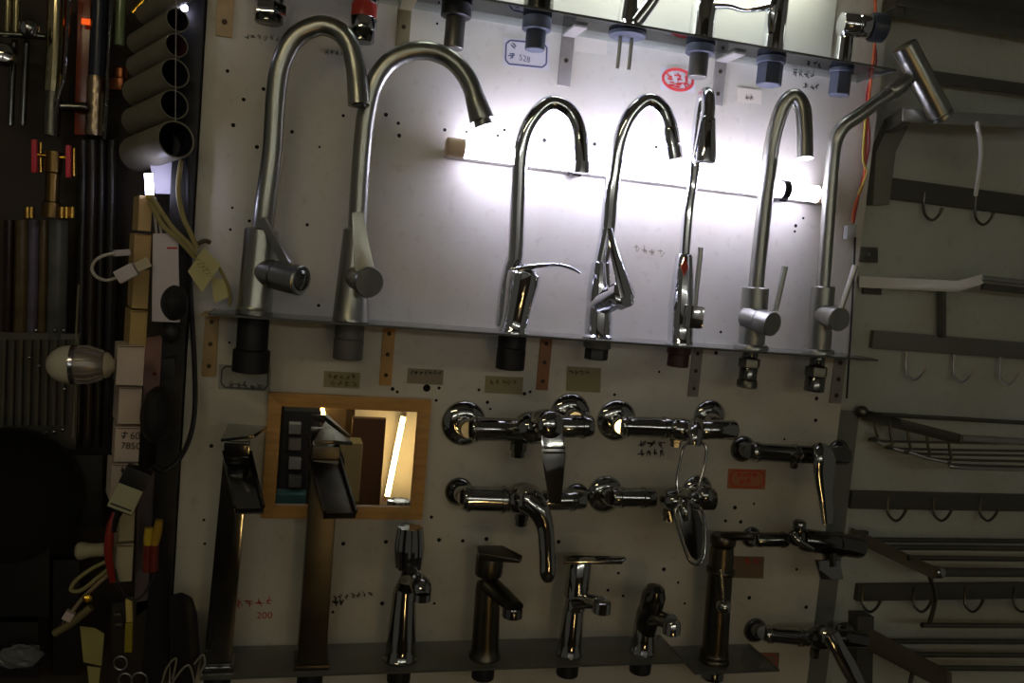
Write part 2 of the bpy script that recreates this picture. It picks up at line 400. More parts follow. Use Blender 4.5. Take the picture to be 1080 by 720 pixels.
# 2 brushed gooseneck with flat lever
p = ppx(369.5, zm); t = thing('kitchen_faucet', 'brushed steel gooseneck faucet with flared nozzle and flat paddle lever, second from left', 'faucet', p, 'gooseneck kitchen faucets on the middle shelf')
top = P(376, 243, AX); ax = top-p
bm = B(); lathe(bm, p, ax, [(.0255, 0), (.0255, .004), (.0245, .006), (.0215, ax.length*.5), (.0175, ax.length), (.0145, ax.length+.003)]); part('body', bm, steel, t)
path = [(377, 240), (379, 200), (382, 160), (386, 122), (394, 90), (407, 69), (422, 58.5), (440, 53.5), (458, 55), (474, 62), (487, 74), (497, 91), (503, 110)]
bm = B(); sweep(bm, trace(path, AX, .085), [9.3*s0]*13, 24); part('spout', bm, steel, t)
q0, q1 = P(501, 103, .083), P(508.5, 127, .086)
bm = B(); L = (q1-q0).length; lathe(bm, q0, q1-q0, [(.0125, -.01), (.0135, 0), (.0172, L-.002), (.0165, L), (.012, L), (.012, L+.008), (.010, L+.0085)]); part('nozzle', bm, steel, t)
a, b = P(372, 291, AX), P(390, 298, .117)
bm = B(); L = (b-a).length; lathe(bm, a, b-a, [(.016, 0), (.017, L*.5), (.019, L*.75), (.0205, L-.003), (.0190, L)]); part('handle_hub', bm, steel, t)
bm = B(); slab(bm, [(371, 224), (383, 223), (394, 280), (396, 292), (385, 296), (374, 284)], .113, .004, .0012); part('lever', bm, steel, t)
nutbelow(t, p, zm, [(.020, .022, greyplastic, 'shank', 24), (.0205, .028, greyplastic, 'mounting_nut', 20)])

# 3 chrome faucet with top lever
p = ppx(541, zm); t = thing('kitchen_faucet', 'chrome gooseneck faucet with top lever pointing right, over the left end of the lit tube', 'faucet', p, 'gooseneck kitchen faucets on the middle shelf')
top = P(553, 288, AX+.006); ax = top-p
bm = B(); lathe(bm, p, ax, [(.0235, 0), (.0235, .003), (.0215, .006), (.0205, .02), (.0225, ax.length*.6), (.0245, ax.length*.85), (.024, ax.length), (.018, ax.length+.006), (.006, ax.length+.009)]); part('body', bm, chrome, t)
bm = B(); sweep(bm, [P(530, 344, AX-.008), P(534.5, 310, AX-.008), P(538, 290, AX-.008), P(542, 272, AX-.006)], [.0115, .0125, .0125, .0115], 20); part('spout_collar', bm, chrome, t)
path = [(541, 280), (544, 268), (546.5, 208), (550, 157), (561, 127), (580.5, 109), (599, 116), (609, 133), (612, 155), (613, 180)]
bm = B(); sweep(bm, trace(path, AX-.004, .083), [9*s0, 8.8*s0]+[8.2*s0]*6+[8.6*s0]*2, 24); part('spout', bm, chrome, t)
bm = B(); e = P(613, 178, .083); lathe(bm, e, (0.02, 0, -1), [(.0125, -.01), (.0132, 0), (.0132, .006), (.009, .0065)]); part('aerator', bm, chrome, t)
bm = B(); sweep(bm, [P(546, 284, .07), P(562, 281, .078), P(585, 279, .088), P(600, 282, .092), P(612, 288, .095)], [.013, .010, .0065, .006, .0035], 16, flat=.45, ref=(0, 0, 1)); part('lever', bm, chrome, t)
nutbelow(t, p, zm, [(.0205, .02, black, 'shank', 24), (.021, .031, black, 'mounting_nut', 24)])

# 4 chrome faucet with side ball handle
p = ppx(630.5, zm); t = thing('kitchen_faucet', 'chrome gooseneck faucet with angled side hub and long paddle lever, fourth from left', 'faucet', p, 'gooseneck kitchen faucets on the middle shelf')
top = P(634, 277, AX); ax = top-p
bm = B(); lathe(bm, p, ax, [(.0235, 0), (.0235, .003), (.0205, .006), (.0205, ax.length*.32), (.0195, ax.length*.38), (.0195, ax.length*.6), (.0155, ax.length*.93), (.014, ax.length), (.011, ax.length+.002)]); part('body', bm, chrome, t)
path = [(634, 278), (641, 242), (644, 208), (649, 174), (655, 144), (666, 120), (683, 106), (698, 114), (706, 131), (709, 150)]
bm = B(); sweep(bm, trace(path, AX, .083), [8.5*s0]*3+[8*s0]*7, 24); part('spout', bm, chrome, t)
q0, q1 = P(706, 134, .082), P(711, 168, .084)
bm = B(); L = (q1-q0).length; lathe(bm, q0, q1-q0, [(.0115, 0), (.0125, .004), (.0125, L*.55), (.0115, L*.57), (.0115, L*.61), (.0132, L*.63), (.0132, L), (.009, L)]); part('nozzle', bm, chrome, t)
a, b = P(631, 322, AX), P(660, 309, .108)
bm = B(); L = (b-a).length; lathe(bm, a, b-a, [(.0185, 0), (.017, L*.6), (.0165, L*.7), (.0205, L*.74), (.0205, L*.95), (.017, L), (.006, L+.002)]); part('handle_hub', bm, chrome, t)
bm = B(); sweep(bm, [P(661, 312, .108), P(655, 290, .104), P(648, 265, .098), P(643, 241, .09)], [.0165, .0125, .0085, .005], 16, flat=.4, ref=(.5, -1, 0)); part('lever', bm, chrome, t)
nutbelow(t, p, zm, [(.0205, .012, greyplastic, 'shank', 24), (.0175, .017, blackplastic, 'mounting_nut', 6)])

# 5 thin pull-out faucet
p = ppx(717, zm); t = thing('kitchen_faucet', 'slim chrome pull-out faucet with bullet spray head and square knob', 'faucet', p, 'gooseneck kitchen faucets on the middle shelf')
top = P(722, 268, AX); ax = top-p
bm = B(); lathe(bm, p, ax, [(.0215, 0), (.0215, .003), (.0195, .006), (.0195, ax.length*.25), (.0205, ax.length*.45), (.0135, ax.length*.97), (.012, ax.length), (.009, ax.length+.001)]); part('body', bm, chrome, t)
path = [(722, 270), (726, 220), (730, 195), (733, 165), (738, 123), (742, 104), (745.5, 99), (747, 104), (747, 118), (746, 130)]
bm = B(); sweep(bm, [P(x, y, d) for (x, y), d in zip(path, (.058, .058, .058, .06, .064, .071, .082, .093, .10, .104))], [6*s0]*3+[6.6*s0]*2+[7.4*s0]*5, 20); part('spout', bm, chrome, t)
q0, q1 = P(746.5, 124, .103), P(742.5, 173, .108)
bm = B(); L = (q1-q0).length; lathe(bm, q0, q1-q0, [(.0100, 0), (.0120, .003), (.0120, .008), (.0125, .012), (.0168, L*.85), (.016, L*.97), (.013, L), (.008, L)]); part('spray_head', bm, chrome, t)
bm = B(); rot = Matrix.Rotation(R(-28), 3, 'Z'); c = P(733, 334, .086); box(bm, c, (.028, .036, .035), rot, .008); part('knob', bm, chrome, t)
bm = B(); sweep(bm, [P(733, 322, .09), P(739, 261, .088)], [.0036, .0041], 14, smooth=1); part('lever', bm, steel, t)
bm = B(); slab(bm, [(718, 282), (723, 271), (726, 282), (722, 290)], .082, .0012); part('sticker', bm, mat('painted red reflection', (196, 70, 50), .5), t, 'small painted red reflection')  # red diamond paints a reflection on the body as a thin plate
nutbelow(t, p, zm, [(.0185, .012, mat('maroon nut', (66, 36, 36), .5), 'shank', 24), (.0165, .02, mat('maroon nut', (66, 36, 36), .5), 'mounting_nut', 20)])

# 6 brushed faucet with disc knob and pin lever
def pinfaucet(label, basepx, toppx, topy, rb, path, rad, da, db, knob0, knob1, kr, lev, extra=None):
    p = ppx(basepx, zm); t = thing('kitchen_faucet', label, 'faucet', p, 'gooseneck kitchen faucets on the middle shelf')
    top = P(toppx, topy, AX); ax = top-p
    bm = B(); lathe(bm, p, ax, [(rb*1.32, 0), (rb*1.32, .005), (rb*1.25, .007), (rb, .008), (rb, ax.length-.001), (rb*.93, ax.length), (rb*.6, ax.length+.0005)]); part('body', bm, steel, t)
    bm = B(); sweep(bm, trace(path, da, db), rad, 24); part('spout', bm, steel, t)
    a, b = P(*knob0, AX), P(*knob1, AX+.052); L = (b-a).length
    bm = B(); lathe(bm, a, b-a, [(kr*.9, 0), (kr*.9, L*.5), (kr*.84, L*.51), (kr*.84, L*.55), (kr, L*.56), (kr, L-.001), (kr*.94, L)]); part('knob', bm, steel, t)
    bm = B(); sweep(bm, [P(*lev[0], AX+.04), P(*lev[1], AX+.042)], [.0038, .0047], 14, smooth=1); part('lever', bm, steel, t)
    return p, t
p, t = pinfaucet('brushed steel gooseneck faucet with round knob and pin lever, over the tube right end', 792, 797, 303, .0205,
    [(797, 305), (804, 238), (810, 186), (815, 148), (825, 114), (837, 102), (846, 112), (848.5, 135), (849, 167)], [8.6*s0]*9, AX, .105, (787, 334), (815, 342), .0185, ((818, 328), (828, 281)))
nutbelow(t, p, zm, [(.012, .012, darkchrome, 'shank', 20), (.017, .014, rackmetal, 'mounting_nut', 6), (.014, .02, darkchrome, 'thread', 20), (.016, .012, rackmetal, 'lock_nut', 20)])
p, t = pinfaucet('brushed steel faucet with bent neck and round bar head, farthest right', 863, 868, 302, .0185,
    [(868, 304), (874, 220), (878, 170), (881.5, 148), (890, 133), (904, 123), (922, 110), (941, 97)], [7.8*s0]*8, AX, .085, (866, 331), (885.5, 337), .0185, ((887, 325), (902, 280)))
a, b = P(939, 98, .085), P(961, 81, .088); bm = B(); L = (b-a).length; lathe(bm, a, b-a, [(.0115, 0), (.0125, .002), (.0125, L*.55), (.0105, L*.58), (.0105, L)]); part('collar', bm, steel, t)
a, b = P(953.5, 48, .092), P(991, 119, .092); bm = B(); L = (b-a).length; lathe(bm, a, b-a, [(.0165, 0), (.0185, .001), (.0185, L), (.0165, L+.0005), (.0165, L+.003), (.0185, L+.0035), (.0185, L+.009), (.017, L+.010), (.012, L+.010)]); part('shower_head', bm, steel, t)
nutbelow(t, p, zm, [(.012, .018, darkchrome, 'shank', 20), (.018, .016, rackmetal, 'mounting_nut', 6), (.016, .024, darkchrome, 'thread', 20)])

# ------------------------------------------------------------------ faucets cut off by the top edge, on the top shelf
def topfaucet(px, label, group='faucets standing on the top shelf'):
    p = ppx(px, zt); return p, thing('basin_faucet', label, 'faucet', p, group)
def topbody(t, p, prof, mt):
    bm = B(); lathe(bm, p, (0, 0, 1), prof); part('body', bm, mt, t)
redband = mat('red reflection band', (176, 60, 52), .3)
p, t = topfaucet(287, 'chrome faucet at the far left of the top shelf, only its bright shank in view'); topbody(t, p, [(.022, 0), (.022, .05), (.018, .1)], chrome)
nutbelow(t, p, zt, [(.019, .040, chrome, 'shank', 24), (.0215, .014, chrome, 'mounting_nut', 6), (.018, .01, darkchrome, 'thread', 24)])
p, t = topfaucet(386, 'chrome faucet on the top shelf above the first gooseneck, shank ending in a dark cone'); topbody(t, p, [(.022, 0), (.022, .05), (.018, .1)], chrome)
nutbelow(t, p, zt, [(.0185, .020, chrome, 'collar', 24), (.017, .018, redband, 'washer', 24), (.0185, .016, chrome, 'shank', 24), (.016, .016, darkchrome, 'thread', 24)])  # red washer ring paints a red reflection on the chrome
p, t = topfaucet(482, 'faucet on the top shelf with black nut and grey shank above the flared nozzle'); topbody(t, p, [(.022, 0), (.022, .05), (.018, .1)], chrome)
nutbelow(t, p, zt, [(.021, .018, blackplastic, 'mounting_nut', 24), (.0142, .042, mat('zinc shank', (120, 118, 112), .35, .8), 'shank', 10)])
p, t = topfaucet(567, 'faucet on the top shelf with blue grey shank over the blue outlined label'); topbody(t, p, [(.021, 0), (.021, .05), (.018, .1)], darkchrome)
nutbelow(t, p, zt, [(.0205, .018, bluegrey, 'mounting_nut', 24), (.0145, .027, bluegrey, 'shank', 10)])
p, t = topfaucet(662, 'chrome faucet on the top shelf with two thin threaded rods below the glass'); topbody(t, p, [(.026, 0), (.026, .004), (.017, .012), (.013, .05), (.013, .09)], chrome)
bm = B(); sweep(bm, [p+V((.004, -.01, .005)), p+V((.03, -.02, .05)), p+V((.045, -.03, .1))], [.010, .009, .008], 16); part('spout', bm, chrome, t)
nutbelow(t, p, zt, [(.027, .006, bluegrey, 'washer', 28)])
for dx in (-.010, .0075):
    bm = B(); cyl(bm, p+V((dx, 0, -T-.005)), p+V((dx, 0, -T-.052)), .0027, 10); part('threaded_rod', bm, steel, t)
p, t = topfaucet(739, 'chrome faucet on the top shelf with a level lever pointing right'); topbody(t, p, [(.0215, 0), (.0215, .003), (.0185, .005), (.0185, .05), (.016, .06), (.006, .064)], chrome)
bm = B(); sweep(bm, [p+V((0, -.004, .052)), p+V((.03, -.015, .054)), p+V((.055, -.02, .051)), p+V((.088, -.03, .058))], [.012, .008, .0065, .010], 16, flat=.5, ref=(0, 0, 1)); part('lever', bm, chrome, t)
nutbelow(t, p, zt, [(.021, .013, bluegrey, 'mounting_nut', 28), (.0145, .034, mat('zinc shank', (120, 118, 112), .35, .8), 'shank', 12)])
p, t = topfaucet(814, 'tall dark chrome column faucet on the top shelf beside the cream label'); topbody(t, p, [(.022, 0), (.022, .003), (.0165, .006), (.0165, .12), (.014, .13)], chrome)
bm = B(); sweep(bm, [p+V((-.012, -.01, .03)), p+V((-.016, -.014, .06)), p+V((-.01, -.016, .1))], [.006, .009, .007], 12); part('lever', bm, chrome, t)
nutbelow(t, p, zt, [(.0215, .010, bluegrey, 'washer', 28), (.0195, .032, bluegrey, 'mounting_nut', 6)])
p, t = topfaucet(888, 'chrome faucet at the right end of the top shelf with a fat sideways valve'); topbody(t, p, [(.017, 0), (.017, .003), (.0125, .006), (.0115, .075), (.011, .08)], chrome)
bm = B(); a = p+V((-.015, -.006, .062)); lathe(bm, a, (1, -.15, .02), [(.0165, 0), (.018, .002), (.018, .022), (.0165, .0235), (.0165, .0255), (.018, .027), (.018, .043), (.0165, .045)]); part('valve', bm, chrome, t)
bm = B(); lathe(bm, a+V((.046, -.007, .001)), (1, -.15, .02), [(.019, 0), (.022, .004), (.022, .022), (.016, .026)]); part('knob', bm, mat('dark blue grip', (52, 58, 66), .3), t)
nutbelow(t, p, zt, [(.0185, .006, bluegrey, 'washer', 28), (.0165, .034, bluegrey, 'mounting_nut', 6)])

# ------------------------------------------------------------------ wall mixers
def rosette(t, px, py, rpx, mt=None, h=.012, d=0):
    s = S(px, py, d); r = rpx*s; bm = B(); mt = mt or chrome
    lathe(bm, P(px, py, d), (0, -1, 0), [(r, 0), (r, h*.2), (r*.93, h*.45), (r*.7, h*.8), (r*.5, h), (r*.45, h)]); part('rosette', bm, mt, t)
def pipe(t, name, a, b, r, mt=None, rings=()):
    mt = mt or chrome
    a, b = V(a), V(b); L = (b-a).length; pr = [(r*.9, 0), (r, L*.04)]
    for f in rings: pr += [(r, L*(f-.03)), (r*1.12, L*(f-.02)), (r*1.12, L*(f+.05)), (r, L*(f+.06))]
    pr += [(r, L*.96), (r*.9, L)]
    bm = B(); lathe(bm, a, b-a, pr, 24); return part(name, bm, mt, t)
chrome = mat('shaded tap chrome', (178, 179, 176), .07, 1, rvar=.03, scale=14)  # same chrome, darkened to carry the dimmer surroundings of the lower rows
GM = 'wall-mounted mixer taps below the middle shelf'
sm = S(600, 480, .05)
_bright = chrome

# mixer A, upper left, faceted paddle
t = thing('wall_mixer', 'chrome wall mixer right of the mirror with broad faceted paddle lever', 'tap', P(550, 450, 0), GM)
rosette(t, 489, 446, 24); rosette(t, 601, 436, 22)
for x, y in ((489, 446), (601, 436)): pipe(t, 'inlet_union', P(x, y, .008), P(x+6, y+7, .055), .0135)
pipe(t, 'left_arm', P(496, 452, .055), P(550, 453, .055), 12*sm, chrome, (.08,)); pipe(t, 'right_arm', P(580, 450, .055), P(624, 449, .055), 12*sm, chrome, (.75,))
bm = B(); ball(bm, P(562, 451, .058), .031, 1, .8, .8); part('valve_body', bm, chrome, t)
bm = B(); lathe(bm, P(548, 458, .055), (0, 0, -1), [(.012, 0), (.012, .025), (.0095, .026), (.0095, .034)], 6); part('outlet', bm, darkchrome, t)
a, b = P(570, 446, .07), P(582, 448, .121); bm = B(); lathe(bm, a, b-a, [(.019, 0), (.021, .01), (.021, (b-a).length-.006), (.017, (b-a).length), (.008, (b-a).length+.003)]); part('handle_cap', bm, chrome, t)
bm = B(); hull(bm, [P(571, 456, .119), P(594, 456, .119), P(597, 480, .124), P(592, 531, .134), P(579, 531, .134), P(571, 480, .124)], [P(573, 456, .107), P(592, 456, .107), P(593, 480, .115), P(589, 529, .128), P(582, 529, .128), P(575, 480, .115)], .0015); part('lever', bm, chrome, t)
for yy in (472, 477):
    bm = B(); bar(bm, P(571, yy, .1225), P(596, yy, .1225), .003, .003, bev=.0008); part('lever_ridge', bm, chrome, t)
# mixer B, lower left, long round lever
t = thing('wall_mixer', 'chrome wall mixer with a long rounded finger lever pointing down over the basin faucets', 'tap', P(548, 525, 0), GM)
rosette(t, 484, 518, 15, darkchrome); rosette(t, 608, 522, 13, darkchrome)
for x, y in ((484, 518), (603, 522)): pipe(t, 'inlet_union', P(x, y, .006), P(x+6, y+6, .05), .0125)
pipe(t, 'left_arm', P(488, 525, .05), P(540, 527, .055), 13*sm, chrome, (.1, .8)); pipe(t, 'right_arm', P(570, 528, .055), P(616, 527, .05), 10.5*sm, chrome, (.7,))
bm = B(); ball(bm, P(552, 526, .058), .029, 1.05, .9, .85); part('valve_body', bm, chrome, t)
bm = B(); lathe(bm, P(551, 536, .055), (0, 0, -1), [(.010, 0), (.010, .018), (.0085, .019), (.0085, .026)], 6); part('outlet', bm, darkchrome, t)
a, b = P(556, 525, .07), P(561, 531, .105); bm = B(); lathe(bm, a, b-a, [(.021, 0), (.022, .01), (.0195, (b-a).length), (.008, (b-a).length+.006)]); part('handle_cap', bm, chrome, t)
bm = B(); sweep(bm, [P(558, 528, .108), P(568, 538, .116), P(575, 556, .122), P(577, 582, .128), P(577.5, 604, .131), P(578, 613, .131)], [.017, .0155, .0125, .0115, .0115, .006], 18, flat=.75, ref=(0, -1, 0)); part('lever', bm, chrome, t)
# mixer C, upper right, open loop lever
def loop(t, pts, d0, d1, r, name='lever'):
    n = len(pts); ys = [q[1] for q in pts]; lo, hi = min(ys), max(ys)
    w3 = [P(x, y, d0+(d1-d0)*(y-lo)/(hi-lo)) for x, y in pts]
    bm = B(); sweep(bm, w3, r, 10, smooth=5, closed=True); return part(name, bm, chrome, t)
t = thing('wall_mixer', 'chrome wall mixer with open loop lever, upper left of the orange label', 'tap', P(700, 450, 0), GM)
rosette(t, 650, 443, 22); rosette(t, 748, 439, 18)
for x, y in ((650, 443), (748, 440)): pipe(t, 'inlet_union', P(x, y, .008), P(x+6, y+7, .055), .0125)
pipe(t, 'left_arm', P(655, 449, .055), P(708, 451, .058), 10.8*sm, chrome, (.08, .85)); pipe(t, 'right_arm', P(738, 453, .066), P(775, 453, .066), 10.8*sm)
bm = B(); lathe(bm, P(704, 451, .058), P(736, 455, .066)-P(704, 451, .058), [(.0105, 0), (.017, .01), (.018, .028), (.0135, .042)]); part('valve_body', bm, chrome, t)
bm = B(); lathe(bm, P(714, 456, .055), (0, 0, -1), [(.010, 0), (.010, .014), (.008, .015), (.008, .022)], 6); part('outlet', bm, darkchrome, t)
bm = B(); sweep(bm, [P(735, 449, .07), P(733, 458, .092), P(732, 470, .098)], [.015, .0155, .011], 16, flat=.8, ref=(0, -1, 0)); part('handle_cap', bm, chrome, t)
loop(t, [(722, 470), (733, 466), (744, 470), (744, 485), (740, 502), (735, 517), (727, 524), (716, 521), (714, 506), (717, 488)], .098, .118, .0023)
# mixer D, lower right, drop shaped lever
t = thing('wall_mixer', 'chrome wall mixer with long drop shaped lever, lower one beside the bronze column faucet', 'tap', P(700, 521, 0), GM)
rosette(t, 638, 521, 20); rosette(t, 735, 517, 17)
for x, y in ((638, 521), (735, 518)): pipe(t, 'inlet_union', P(x, y, .008), P(x+7, y+4, .05), .0125)
pipe(t, 'left_arm', P(645, 524, .052), P(690, 525, .055), 10.5*sm, chrome, (.2, .72)); pipe(t, 'right_arm', P(728, 526, .06), P(752, 526, .06), 12.5*sm)
bm = B(); ball(bm, P(715, 527, .058), .027, 1.15, .9, .75); part('valve_body', bm, chrome, t)
bm = B(); ball(bm, P(742, 522, .066), .017); part('check_valve', bm, chrome, t)
bm = B(); lathe(bm, P(706, 537, .055), (0, 0, -1), [(.010, 0), (.010, .010), (.008, .011), (.008, .018)], 6); part('outlet', bm, darkchrome, t)
bm = B(); sweep(bm, [P(722, 528, .07), P(722, 536, .095), P(724, 548, .10)], [.017, .0165, .012], 16, flat=.7, ref=(0, -1, 0)); part('handle_cap', bm, chrome, t)
loop(t, [(712, 538), (722, 531), (738, 535), (743, 550), (744, 572), (742, 588), (736, 595), (728, 592), (721, 576), (715, 556)], .10, .122, .0024)
bm = B(); a_ = [P(x, y, .102+.018*(y-531)/64) for x, y in [(716, 540), (724, 535), (736, 539), (741, 552), (741, 572), (739, 586), (735, 591), (729, 587), (723, 574), (718, 556)]]
hull(bm, a_, [q+V((0, .002, 0)) for q in a_], .0006); part('lever_face', bm, darkchrome, t)

# right-hand single taps
GR = 'wall taps by the right edge of the board'
t = thing('wall_tap', 'chrome wall tap above the orange label, long tongue lever hanging at the board edge', 'tap', P(800, 474, 0), GR)
rosette(t, 783, 473, 14, darkchrome, .014); rosette(t, 884, 476, 13, darkchrome, .014)
for x, y in ((783, 473), (884, 476)): pipe(t, 'inlet_union', P(x, y, .01), P(x+8, y+3, .05), .0115, darkchrome)
pipe(t, 'arm', P(792, 476, .05), P(842, 479, .055), 10.3*sm, chrome, (.1, .9)); pipe(t, 'right_arm', P(842, 479, .055), P(893, 481, .055), 10*sm, darkchrome)
bm = B(); ball(bm, P(866, 479, .06), .021, 1, 1, .9); part('valve_body', bm, darkchrome, t)
bm = B(); lathe(bm, P(838, 486, .055), (0, 0, -1), [(.007, 0), (.007, .008), (.006, .012)], 6); part('outlet', bm, darkchrome, t)
bm = B(); sweep(bm, [P(870, 472, .088), P(870, 482, .098), P(869, 500, .10), P(871, 525, .105), P(873, 552, .112)], [.017, .0225, .020, .015, .0105], 18, flat=.45, ref=(0, -1, 0)); part('lever', bm, _bright, t)
t = thing('wall_tap', 'chrome wall tap with small round top knob, middle one at the right board edge', 'tap', P(835, 568, 0), GR)
rosette(t, 792, 566, 11, darkchrome, .012); rosette(t, 880, 575, 13, darkchrome)
for x, y in ((792, 566), (880, 575)): pipe(t, 'inlet_union', P(x, y, .01), P(x+6, y+3, .05), .0105, darkchrome)
pipe(t, 'arm', P(797, 569, .05), P(830, 569, .055), 8.2*sm, darkchrome, (.85,))
bm = B(); ball(bm, P(841, 567, .058), .016, 1.1, .9, .9); part('valve_body', bm, darkchrome, t)
bm = B(); lathe(bm, P(842, 563, .058), (0, 0, 1), [(.0085, 0), (.0085, .008), (.0105, .010), (.0105, .02), (.008, .023)], 12); part('knob', bm, darkchrome, t)
pipe(t, 'right_arm', P(846, 569, .058), P(908, 577, .062), 13*sm, darkchrome, (.6,))
bm = B(); sweep(bm, [P(838, 562, .075), P(842, 570, .082), P(858, 579, .086)], [.004, .005, .003], 12); part('lever_pin', bm, chrome, t)
bm = B(); slab(bm, [(860, 591), (886, 591), (890, 611), (866, 611)], .085, .005, .0015); part('paddle', bm, _bright, t)
bm = B(); sweep(bm, [P(874, 582, .075), P(876, 596, .078)], [.012, .010], 14, smooth=1); part('handle_neck', bm, darkchrome, t)
t = thing('wall_tap', 'chrome wall tap in the bottom right corner, its lever slanting down to the right', 'tap', P(830, 668, 0), GR)
rosette(t, 796, 664, 13, darkchrome, .014); rosette(t, 890, 668, 13, darkchrome)
for x, y in ((796, 664), (890, 668)): pipe(t, 'inlet_union', P(x, y, .01), P(x+9, y+3, .045), .0115, darkchrome)
pipe(t, 'arm', P(806, 668, .045), P(853, 673, .055), 9.3*sm, chrome, (.12, .8)); pipe(t, 'right_arm', P(880, 672, .06), P(912, 675, .06), 10*sm, darkchrome)
bm = B(); ball(bm, P(866, 672, .06), .023, 1.1, .9, .9); part('valve_body', bm, darkchrome, t)
a, b = P(870, 671, .07), P(877, 672, .11); bm = B(); lathe(bm, a, b-a, [(.015, 0), (.016, .008), (.0145, (b-a).length), (.006, (b-a).length+.003)]); part('handle_cap', bm, chrome, t)
bm = B(); sweep(bm, [P(876, 669, .108), P(884, 684, .116), P(896, 705, .122), P(906, 724, .126)], [.0145, .0135, .0145, .012], 18, flat=.5, ref=(0, -1, 0)); part('lever', bm, chrome, t)
bm = B(); lathe(bm, P(860, 684, .055), (0, 0, -1), [(.009, 0), (.009, .01), (.007, .015)], 6); part('outlet', bm, darkchrome, t)

# ------------------------------------------------------------------ short faucets on the lowest shelf
squarechrome = mat('square chrome', (150, 150, 146), .1, 1)
GB = 'basin faucets on the lowest shelf'
def squarefaucet(label, bpx, tpx, ty, wpx, mt, tip0, tip1, tipw, levpts, rz):
    p = ppx(bpx, zb); s = S(bpx, 650, AX); w_ = wpx*s
    t = thing('basin_faucet', label, 'faucet', p, GB); tp = P(tpx, ty, AX)
    bm = B(); box(bm, p+V((0, 0, .003)), (w_*1.2, w_*1.25, .006), bev=.001); part('base_plate', bm, mt, t)
    bm = B(); h = w_/2; tilt = V((tp.x-p.x, 0, 0))
    q = [V((-h, -h, 0)), V((h, -h, 0)), V((h, h, 0)), V((-h, h, 0))]; zz = V((0, 0, tp.z-p.z))
    hull(bm, [p+k+V((0, 0, .006)) for k in q], [p+k*.92+zz+tilt for k in q], .0035); part('column', bm, mt, t)
    a, b = P(tip0[0], tip0[1], AX+.012), P(tip1[0], tip1[1], AX+.085); tw = tipw*s; sd = V((1, .12, 0)).normalized(); up = V((0, -.6, .8))
    th = .012
    bm = B(); q = [sd*tw/2, -sd*tw/2, -sd*tw/2-up*th, sd*tw/2-up*th]; hull(bm, [a+k for k in q], [b+k*1.02 for k in q], .001); part('spout', bm, mt, t)
    for sg in (-1, 1):
        bm = B(); q = [sd*(sg*tw/2)+sd*.0015, sd*(sg*tw/2)-sd*.0015, sd*(sg*tw/2)-sd*.0015+up*.006, sd*(sg*tw/2)+sd*.0015+up*.006]
        hull(bm, [a+k for k in q], [b+k for k in q]); part('spout_rim', bm, mt, t)
    top = tp+V((0, 0, .001)); bm = B(); box(bm, top+V((0, 0, .009)), (w_*.9, w_*.9, .018), bev=.0015); part('handle_block', bm, mt, t)
    bm = B(); hull(bm, [P(x, y, d) for x, y, d in levpts], [P(x, y, d)-V((0, 0, .005)) for x, y, d in levpts], .001); part('lever', bm, mt, t)
    nutbelow(t, p, zb, [(.018, .03, black, 'shank', 20)])
    return p, t
squarefaucet('tall square chrome waterfall faucet at the left end of the lowest shelf', 230, 250, 478, 28, squarechrome, (250, 478), (263, 536), 27,
    [(233, 462, .10), (268, 458, .10), (282, 449, .03), (241, 446, .03)], 0)
squarefaucet('tall square dark bronze waterfall faucet standing in front of the mirror', 328, 343, 482, 30, bronze, (342, 483), (359, 541), 31,
    [(331, 464, .10), (352, 464, .10), (372, 466, .03), (343, 444, .03)], 0)
def basebody(label, bpx, tpx, ty, r0, r1, mt, shank=True, z=None):
    zz = zb if z is None else z
    p = ppx(bpx, zz); t = thing('basin_faucet', label, 'faucet', p, GB); tp = P(tpx, ty, AX); ax = tp-p; L = ax.length
    bm = B(); lathe(bm, p, ax, [(r0*1.12, 0), (r0*1.12, .003), (r0, .006), (r0*.97, .02), (r1, L*.9), (r1*.93, L*.97), (r1*.6, L)]); part('body', bm, mt, t)
    if shank: nutbelow(t, p, zz, [(.017, .03, black, 'shank', 20)])
    return p, t, tp
# faucet with fluted grip
p, t, tp = basebody('chrome basin faucet with fluted grip on top, just right of the mirror', 422, 427, 617, .0225, .0165, chrome)
a, b = P(431, 598, .075), P(433, 556, .075); bm = B(); L = (b-a).length
for k in range(10):
    an = 2*math.pi*k/10; o = V((math.cos(an), math.sin(an), 0))*.0135
    sweep(bm, [a+o, (a+b)/2+o*1.15, b+o], [.0055, .006, .0045], 8, smooth=3)
lathe(bm, a, b-a, [(.014, 0), (.0155, L*.5), (.012, L)]); part('fluted_grip', bm, chrome, t)
bm = B(); sweep(bm, [P(427, 622, AX), P(431, 608, .07), P(432, 596, .075)], [.015, .012, .011], 16); part('neck', bm, darkchrome, t)
bm = B(); sweep(bm, [P(429, 610, .07), P(438, 612, .09), P(444, 618, .11), P(445, 628, .12)], [.011, .013, .0145, .0125], 18); part('spout', bm, chrome, t)
bm = B(); e = P(445, 628, .12); lathe(bm, e, (0, 0, -1), [(.0125, -.004), (.0125, .006), (.009, .007)]); part('aerator', bm, chrome, t)
